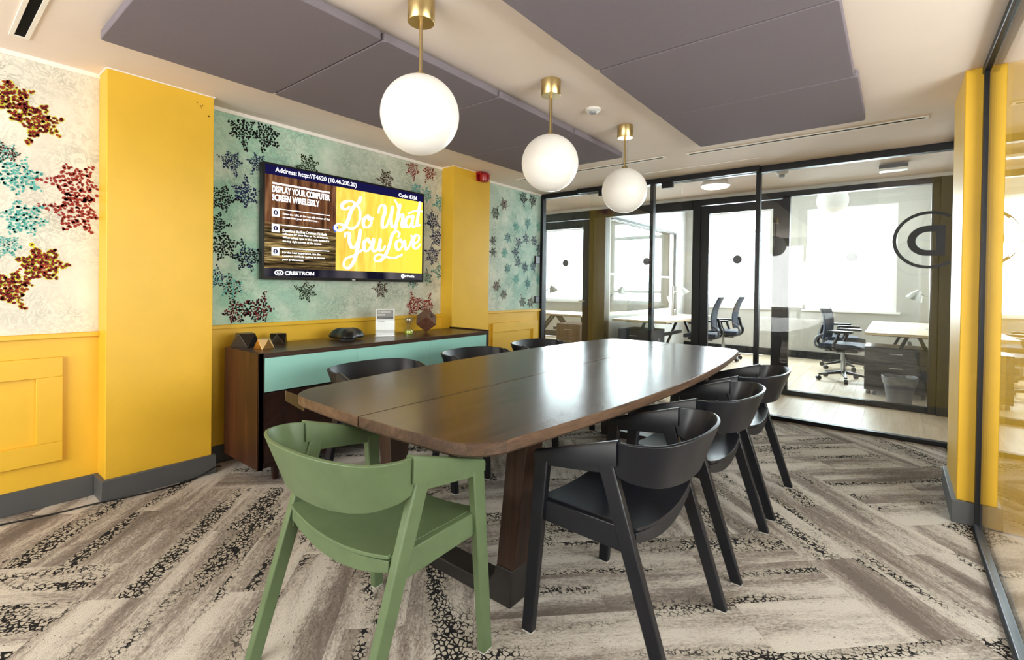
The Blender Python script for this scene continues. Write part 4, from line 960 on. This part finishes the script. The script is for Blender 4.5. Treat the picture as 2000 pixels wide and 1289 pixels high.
# hourglass
hg = thing('hourglass', 'small glass hourglass with lime sand beside the wooden cube', 'hourglass', (-3.24, 2.665, ZT))
prof = [(0.0, 0.0), (0.036, 0.0), (0.038, 0.01), (0.034, 0.04), (0.018, 0.062), (0.006, 0.072), (0.018, 0.083), (0.034, 0.105), (0.036, 0.128), (0.030, 0.139), (0.0, 0.142)]
MB().lathe(prof, (0, 0, 0), 28).build('glass_bulbs', 'bulb_glass', hg, 0, 60)
MB().lathe([(0, 0.003), (0.034, 0.003), (0.0355, 0.012), (0.034, 0.028), (0.012, 0.034), (0, 0.036)], (0, 0, 0), 24).build('sand', 'lime_sand', hg, 0, 50)

# wooden cube standing on a corner-cut foot
cu = thing('wooden_cube', 'tilted walnut cube with a carved mark, standing on its corner', 'ornament', (-3.235, 2.86, ZT))
S = 0.062
rot = (Euler((0, 0, 0.35)).to_matrix() @ Euler((0, math.radians(-35), 0)).to_matrix() @ Euler((math.radians(42), 0, 0)).to_matrix())
cor = [rot @ Vector((x * S, y * S, z * S)) for x, y, z in ((-1, -1, -1), (1, -1, -1), (1, 1, -1), (-1, 1, -1), (-1, -1, 1), (1, -1, 1), (1, 1, 1), (-1, 1, 1))]
zmin = min(c.z for c in cor)
MB().hexa([c - Vector((0, 0, zmin)) for c in cor]).build('block', 'cube_wood', cu, 0.003)
base = Vector((0, 0, -zmin))
bmk = MB()
for (a, b) in (((-0.03, -0.012), (0.012, 0.014)), ((-0.012, 0.016), (0.014, -0.018)), ((0.012, -0.018), (0.034, 0.012))):
    p, q = [base + rot @ Vector((S + 0.0006, u_, v_)) for u_, v_ in (a, b)]
    bmk.beam(p, q, 0.006, 0.0012, up=tuple(rot @ Vector((1, 0, 0))))
bmk.build('carved_mark', 'print_k', cu)

# ------------------------------------------------------------------ meeting table
tb = thing('meeting_table', 'long dark oak meeting table with a split top', 'table', (-1.50, 2.555, 0))
ZTOP, TTH = 0.742, 0.046
def table_half(sgn):
    """boat-shaped outline, half of it on one side of the seam"""
    L, Wm, We = 1.545, 0.672, 0.575; r = 0.16; pts = []
    prof = []
    n = 40
    # end edge bows slightly, side edge bows, rounded corner
    cxr, cyr = We - r, L - 0.028 - r
    end = [(x, L - 0.028 * (x / We) ** 2) for x in [0.004 + (cxr - 0.004) * k / 6 for k in range(7)]]
    corner = [(cxr + r * math.sin(a), L - 0.028 * (cxr / We) ** 2 - r + r * math.cos(a)) for a in [PI / 2 * k / 10 for k in range(1, 11)]]
    yc = corner[-1][1]
    side = [(We + (Wm - We) * (1 - (yy / yc) ** 2), yy) for yy in [yc * (1 - 2 * k / 24) for k in range(1, 24)]]
    top = end + corner + side
    low = [(x, -y) for x, y in reversed(end + corner)]
    ring = top + low
    return [(sgn * x, y) for x, y in ring]
for sgn in (-1, 1):
    ring = table_half(sgn); n = len(ring)
    ax = sum(p[0] for p in ring) / n
    def inset(p, d):
        x, y = p; nx = x - (0.004 * sgn if abs(x) < 0.01 else d * sgn * (1 if abs(x) > 0.3 else 0.4 * abs(x) / 0.3)); ny = y - d * (1 if y > 1.3 else (-1 if y < -1.3 else y / 1.3))
        if abs(x) < 0.01: nx = x
        return (nx, ny)
    mb = MB()
    r0 = [(*inset(p, 0.010), ZTOP - TTH) for p in ring]; r1 = [(*p, ZTOP - TTH + 0.010) for p in ring]; r2 = [(*p, ZTOP - 0.003) for p in ring]; r3 = [(*inset(p, 0.003), ZTOP) for p in ring]
    mb.loft([r0, r1, r2, r3])
    mb.mi = [1] * len(mb.mi); mb.mi[-1] = 0; mb.mi[-2] = 1
    mb.build('tabletop', ['table_wood', 'table_edge_wood'], tb, 0, 35)
part('subframe', 'table_leg_wood', tb, (-0.06, 0.06, -1.25, 1.25, ZTOP - TTH - 0.05, ZTOP - TTH))
for yc in (-1.085, 1.085):
    # metal cradle: U profile with filleted inner corners, extruded along Y
    prof = [(-0.385, 0), (0.385, 0), (0.395, 0.145), (0.315, 0.145), (0.30, 0.10), (0.275, 0.068), (0.24, 0.056), (-0.24, 0.056), (-0.275, 0.068), (-0.30, 0.10), (-0.315, 0.145), (-0.395, 0.145)]
    MB().prism(prof, yc - 0.055, yc + 0.055, lambda a, b, c: (a, c, b)).build('metal_foot', 'dark_metal', tb, 0.003)
    for s_ in (-1, 1):
        MB().hexa([(s_ * 0.355 - 0.040, yc - 0.052, 0.145), (s_ * 0.355 + 0.040, yc - 0.052, 0.145), (s_ * 0.355 + 0.040, yc + 0.052, 0.145), (s_ * 0.355 - 0.040, yc + 0.052, 0.145),
                   (s_ * 0.415 - 0.046, yc - 0.052, ZTOP - TTH), (s_ * 0.415 + 0.046, yc - 0.052, ZTOP - TTH), (s_ * 0.415 + 0.046, yc + 0.052, ZTOP - TTH), (s_ * 0.415 - 0.046, yc + 0.052, ZTOP - TTH)]).build('leg', 'table_leg_wood', tb, 0.003)
    part('top_bearer', 'table_leg_wood', tb, (-0.40, 0.40, yc - 0.04, yc + 0.04, ZTOP - TTH - 0.03, ZTOP - TTH))

# ------------------------------------------------------------------ armchairs
def armchair(mat, label, loc, rz, group):
    """local frame: front is +Y"""
    t = thing('armchair', label, 'chair', loc, rz, group)
    for s_ in (-1, 1):
        # front leg: slight lean, wide face in the side plane
        def legpart(x0, y0, x1, y1, zt, wb, wt, dx=0.026, cut=0.0):
            mb = MB().hexa([(s_ * x0 - dx / 2, y0 - wb / 2, 0.004), (s_ * x0 + dx / 2, y0 - wb / 2, 0.004), (s_ * x0 + dx / 2, y0 + wb / 2, 0.004), (s_ * x0 - dx / 2, y0 + wb / 2, 0.004),
                            (s_ * x1 - dx / 2, y1 - wt / 2, zt - cut), (s_ * x1 + dx / 2, y1 - wt / 2, zt - cut), (s_ * x1 + dx / 2, y1 + wt / 2, zt), (s_ * x1 - dx / 2, y1 + wt / 2, zt)])
            lg = mb.build('leg', mat, t, 0.004)
            MB().box(s_ * x0 - dx / 2 + 0.002, s_ * x0 + dx / 2 - 0.002, y0 - wb / 2 + 0.002, y0 + wb / 2 - 0.002, 0.0, 0.004).build('glide', 'glide_white', lg)
        legpart(0.283, 0.250, 0.270, 0.205, 0.632, 0.044, 0.054, 0.029)
        legpart(0.268, -0.250, 0.270, -0.035, 0.668, 0.044, 0.056, 0.029)
        # top side rail of the frame, between the legs
        x = s_ * 0.271; d = 0.012
        MB().hexa([(x - d, -0.055, 0.632), (x + d, -0.055, 0.632), (x + d, 0.225, 0.596), (x - d, 0.225, 0.596), (x - d, -0.055, 0.684), (x + d, -0.055, 0.684), (x + d, 0.225, 0.632), (x - d, 0.225, 0.632)]).build('side_rail', mat, t, 0.003)
        # armrest: bent veneer flap folded over the rail
        prof = []
        xo, xi = s_ * 0.2872, s_ * 0.2555
        def sec(y, zt, h):
            return [(xo, y, zt - h), (xo, y, zt - 0.010), (xo - s_ * 0.004, y, zt - 0.002), (xo - s_ * 0.010, y, zt), (xi + s_ * 0.010, y, zt), (xi + s_ * 0.004, y, zt - 0.002), (xi, y, zt - 0.010), (xi, y, zt - h * 0.9),
                    (xi + s_ * 0.006, y, zt - h * 0.9), (xi + s_ * 0.008, y, zt - 0.010), (xo - s_ * 0.008, y, zt - 0.010), (xo - s_ * 0.006, y, zt - h)]
        rings = [sec(-0.078 + 0.313 * k / 6, 0.742 - 0.098 * k / 6, 0.080 - 0.044 * k / 6) for k in range(7)]
        MB().loft(rings).build('armrest', mat, t, 0, 40)
        # seat side rail
        MB().hexa([(s_ * 0.262 - 0.011, -0.125, 0.395), (s_ * 0.262 + 0.011, -0.125, 0.395), (s_ * 0.262 + 0.011, 0.222, 0.405), (s_ * 0.262 - 0.011, 0.222, 0.405),
                   (s_ * 0.262 - 0.011, -0.125, 0.474), (s_ * 0.262 + 0.011, -0.125, 0.474), (s_ * 0.262 + 0.011, 0.222, 0.478), (s_ * 0.262 - 0.011, 0.222, 0.478)]).build('seat_rail', mat, t, 0.003)
    # back shell: band wrapping round behind, flaring towards its rim
    key_t = [(0.272, 0.030), (0.2735, -0.070), (0.285, -0.135), (0.252, -0.215), (0.140, -0.265), (0.0, -0.279)]
    key_b = [(0.271, 0.030), (0.270, -0.070), (0.256, -0.120), (0.205, -0.178), (0.110, -0.212), (0.0, -0.222)]
    zt_ = [0.704, 0.733, 0.741, 0.746, 0.750, 0.751]; zb_ = [0.645, 0.628, 0.612, 0.598, 0.590, 0.588]
    full = lambda k, z: [(x, y, zz) for (x, y), zz in zip(k, z)] + [(-x, y, zz) for (x, y), zz in reversed(list(zip(k, z))[:-1])]
    T = catmull(full(key_t, zt_), 5); B = catmull(full(key_b, zb_), 5); n = len(T) - 1
    def shell(u, v):
        i = min(int(round(u * n)), n); a, b = Vector(B[i]), Vector(T[i]); p = a.lerp(b, v)
        j, k = max(i - 1, 0), min(i + 1, n); tg = Vector(T[k]) - Vector(T[j]); nr = tg.cross(b - a)
        return p, nr
    MB().grid_solid(shell, n, 5, 0.011).build('backrest', mat, t, 0.002, 60)
    # saddle seat of bent veneer
    def seat(u, v):
        q = 2 * u - 1; x = q * 0.252
        yr = -0.135 - 0.018 * (1 - q * q); yf = 0.232
        y = yr + (yf - yr) * v
        if v < 0.6 and abs(q) > 0.94: x = math.copysign(0.250, q)
        z = 0.448 + 0.022 * q * q - 0.003 * (1 - v) * (1 - q * q) + 0.004 * v
        return (x, y, z), (-0.19 * q, 0, 1)
    MB().grid_solid(seat, 16, 10, 0.011).build('seat', mat, t, 0.002, 60)
    # curved apron under the seat, back and front
    for yy0, bow, nm in ((-0.120, -0.012, 'rear_apron'), (0.205, 0.0, 'front_apron')):
        def apron(u, v):
            q = 2 * u - 1
            return (q * 0.248, yy0 + bow * (1 - q * q), 0.448 + 0.022 * q * q - 0.012 - 0.003 * (1 - q * q) - 0.050 * (1 - v) * (1 - 0.35 * q * q)), (0, 1, 0)
        MB().grid_solid(apron, 12, 2, 0.022).build(nm, mat, t, 0.002, 50)
    return t
gr = armchair('green_stain', 'green stained wooden armchair at the near end of the table', (-1.328, 0.946, 0), math.radians(2.0), None)
XRC = -0.745
nv = armchair('navy_stain', 'blue black armchair, nearest of the three on the right of the table', (XRC, 1.655, 0), PI / 2, 'blue black armchairs along the table')
LAB = ['blue black armchair, middle of the three on the right of the table', 'blue black armchair, farthest of the three on the right of the table',
       'blue black armchair on the sideboard side, nearest the green chair', 'blue black armchair on the sideboard side, middle of three', 'blue black armchair on the sideboard side, farthest along']
for (x, y, a), lb in zip(((-0.742, 2.405, PI / 2), (-0.742, 3.11, PI / 2), (-2.24, 1.71, -PI / 2), (-2.24, 2.56, -PI / 2), (-2.235, 3.33, -PI / 2)), LAB):
    c = copy_tree(nv); c.location = (x, y, 0); c.rotation_euler = (0, 0, a); c['label'] = lb
